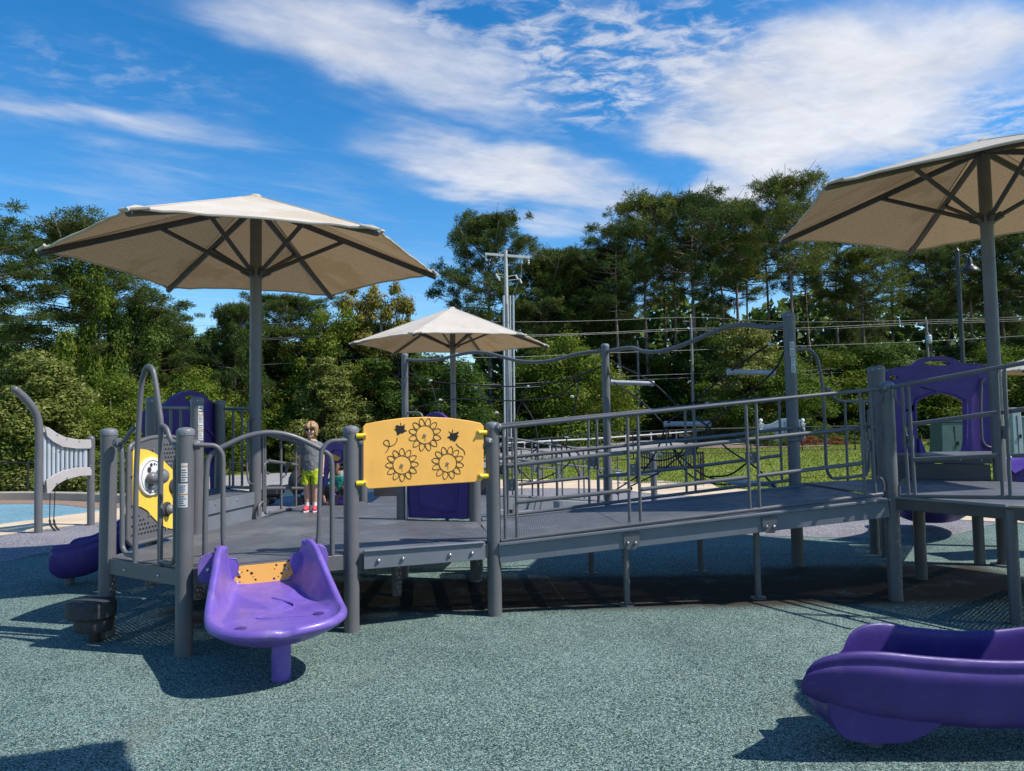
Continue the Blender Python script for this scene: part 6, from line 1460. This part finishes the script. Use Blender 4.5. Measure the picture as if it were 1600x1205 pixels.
def bank(px, py, hx, hy, deg, soft=.55, amt=1.0):
    """a cloud bank as a soft ellipse on the sky, centre given by a bearing"""
    v = ray(px, py); ca, cb = v.x / v.y, v.z / v.y; c, s = math.cos(R_(deg)), math.sin(R_(deg))
    dx, dy = t.m('SUBTRACT', A_, ca), t.m('SUBTRACT', B_, cb)
    u = t.m('DIVIDE', t.m('ADD', t.m('MULTIPLY', dx, c), t.m('MULTIPLY', dy, s)), hx / FP); q = t.m('DIVIDE', t.m('SUBTRACT', t.m('MULTIPLY', dy, c), t.m('MULTIPLY', dx, s)), hy / FP)
    r = t.m('SQRT', t.m('ADD', t.m('MULTIPLY', u, u), t.m('MULTIPLY', q, q))); return t.ramp(r, 1 + soft * .5, 1 - soft, 0, amt)
def mx(*a):
    r = a[0]
    for b in a[1:]: r = t.m('MAXIMUM', r, b)
    return r
solid = mx(bank(1300, 140, 340, 160, 8, .6, .88), bank(1200, 265, 190, 75, 25, .7, .9), bank(1120, 240, 150, 60, -20, .8, .85), bank(1500, 60, 300, 130, 0, .8, .78), bank(1560, 250, 160, 60, 15, .9, .6), bank(590, 70, 340, 92, -24, .8, .85), bank(740, 130, 160, 60, -30, .9, .7), bank(800, 272, 300, 64, -14, .9, .9), bank(905, 350, 150, 44, -8, .9, .55), bank(110, 185, 330, 42, -9, .9, .62), bank(330, 235, 150, 22, -4, 1, .35), bank(480, 60, 160, 60, -20, 1, .5), bank(640, 225, 150, 30, -12, 1, .45))
puff = mx(bank(930, 90, 250, 130, -10, .9, 1), bank(1100, 90, 200, 150, 0, .9, 1), bank(1560, 200, 190, 70, 10, .9, .9), bank(700, 40, 130, 60, -20, 1, .7), bank(150, 110, 260, 60, -8, 1, .25))
sn_ = t.noise(cp2, 1.3, 10, .58, .3); fine = t.noise(t.v('MULTIPLY', cp2, (1, 1.35, 1)), 8.5, 7, .62, .35)
rot = t.n('ShaderNodeVectorRotate'); rot.rotation_type = 'Z_AXIS'; rot.inputs['Angle'].default_value = R_(-35); t.L.new(cp2, rot.inputs['Vector']); wisp = t.noise(t.v('MULTIPLY', rot.outputs[0], (.9, 2.4, 1)), 1.9, 9, .62, .5)
c1_ = t.m('MULTIPLY', t.ramp(solid, 0, .75), t.ramp(t.m('ADD', t.m('MULTIPLY', sn_, .5), t.m('ADD', t.m('MULTIPLY', wisp, .5), t.m('MULTIPLY', solid, .55))), .52, 1.1))
c2_ = t.m('MULTIPLY', puff, t.ramp(t.m('ADD', fine, t.m('MULTIPLY', puff, .06)), .46, .70, 0, .72))
c3_ = t.m('MULTIPLY', t.ramp(t.m('MULTIPLY', wisp, t.noise(cp2, .9, 4)), .20, .46), .22)
cov = t.m('MINIMUM', t.m('ADD', t.m('ADD', c1_, t.m('MULTIPLY', c2_, t.m('SUBTRACT', 1, c1_))), t.m('MULTIPLY', c3_, t.m('SUBTRACT', 1, c1_))), 1)
cov = t.m('MULTIPLY', t.m('MULTIPLY', cov, t.ramp(Z, .02, .12)), t.ramp(Y, -.12, .08))
hs = t.n('ShaderNodeHueSaturation'); hs.inputs['Saturation'].default_value = 1.42; hs.inputs['Value'].default_value = 1.75; hs.inputs['Hue'].default_value = .5; t.L.new(sky.outputs[0], hs.inputs['Color'])
shade = t.ramp(t.m('ADD', t.m('MULTIPLY', sn_, .7), t.m('MULTIPLY', fine, .4)), .35, .85, 7.0, 9.2)
cc = t.n('ShaderNodeCombineColor'); t.put(cc.inputs[0], t.m('MULTIPLY', shade, .93)); t.put(cc.inputs[1], t.m('MULTIPLY', shade, .965)); t.put(cc.inputs[2], t.m('MULTIPLY', shade, 1.06))
fin = t.mix(cov, hs.outputs[0], cc.outputs[0]); t.L.new(fin, bgn.inputs[0]); bgn.inputs[1].default_value = .09; t.L.new(bgn.outputs[0], out.inputs[0])
ld = bpy.data.lights.new('sun', 'SUN'); ld.energy = 5.0; ld.angle = R_(.53); ld.color = (1.0, .94, .86); lo = bpy.data.objects.new('sun', ld); COL.objects.link(lo); lo.rotation_euler = (-to_sun).to_track_quat('-Z', 'Y').to_euler(); lo.location = (10, -5, 20)
cd = bpy.data.cameras.new('camera'); cam = bpy.data.objects.new('camera', cd); COL.objects.link(cam); S.camera = cam
M = Matrix((_R, _U, -_d)).transposed().to_4x4(); M.translation = Vector((0, 0, EYE)); cam.matrix_world = M
cd.sensor_width = 36; cd.lens = FP / 1600 * 36; cd.clip_end = 2000; cd.clip_start = .05
S.view_settings.view_transform = 'Standard'; S.view_settings.look = 'None'; S.view_settings.exposure = 0.2; S.view_settings.gamma = 1
S.cycles.use_denoising = True; S.cycles.transparent_max_bounces = 24; S.cycles.max_bounces = 7; S.cycles.diffuse_bounces = 3; S.cycles.glossy_bounces = 3; S.cycles.transmission_bounces = 4
S.cycles.sample_clamp_indirect = 6
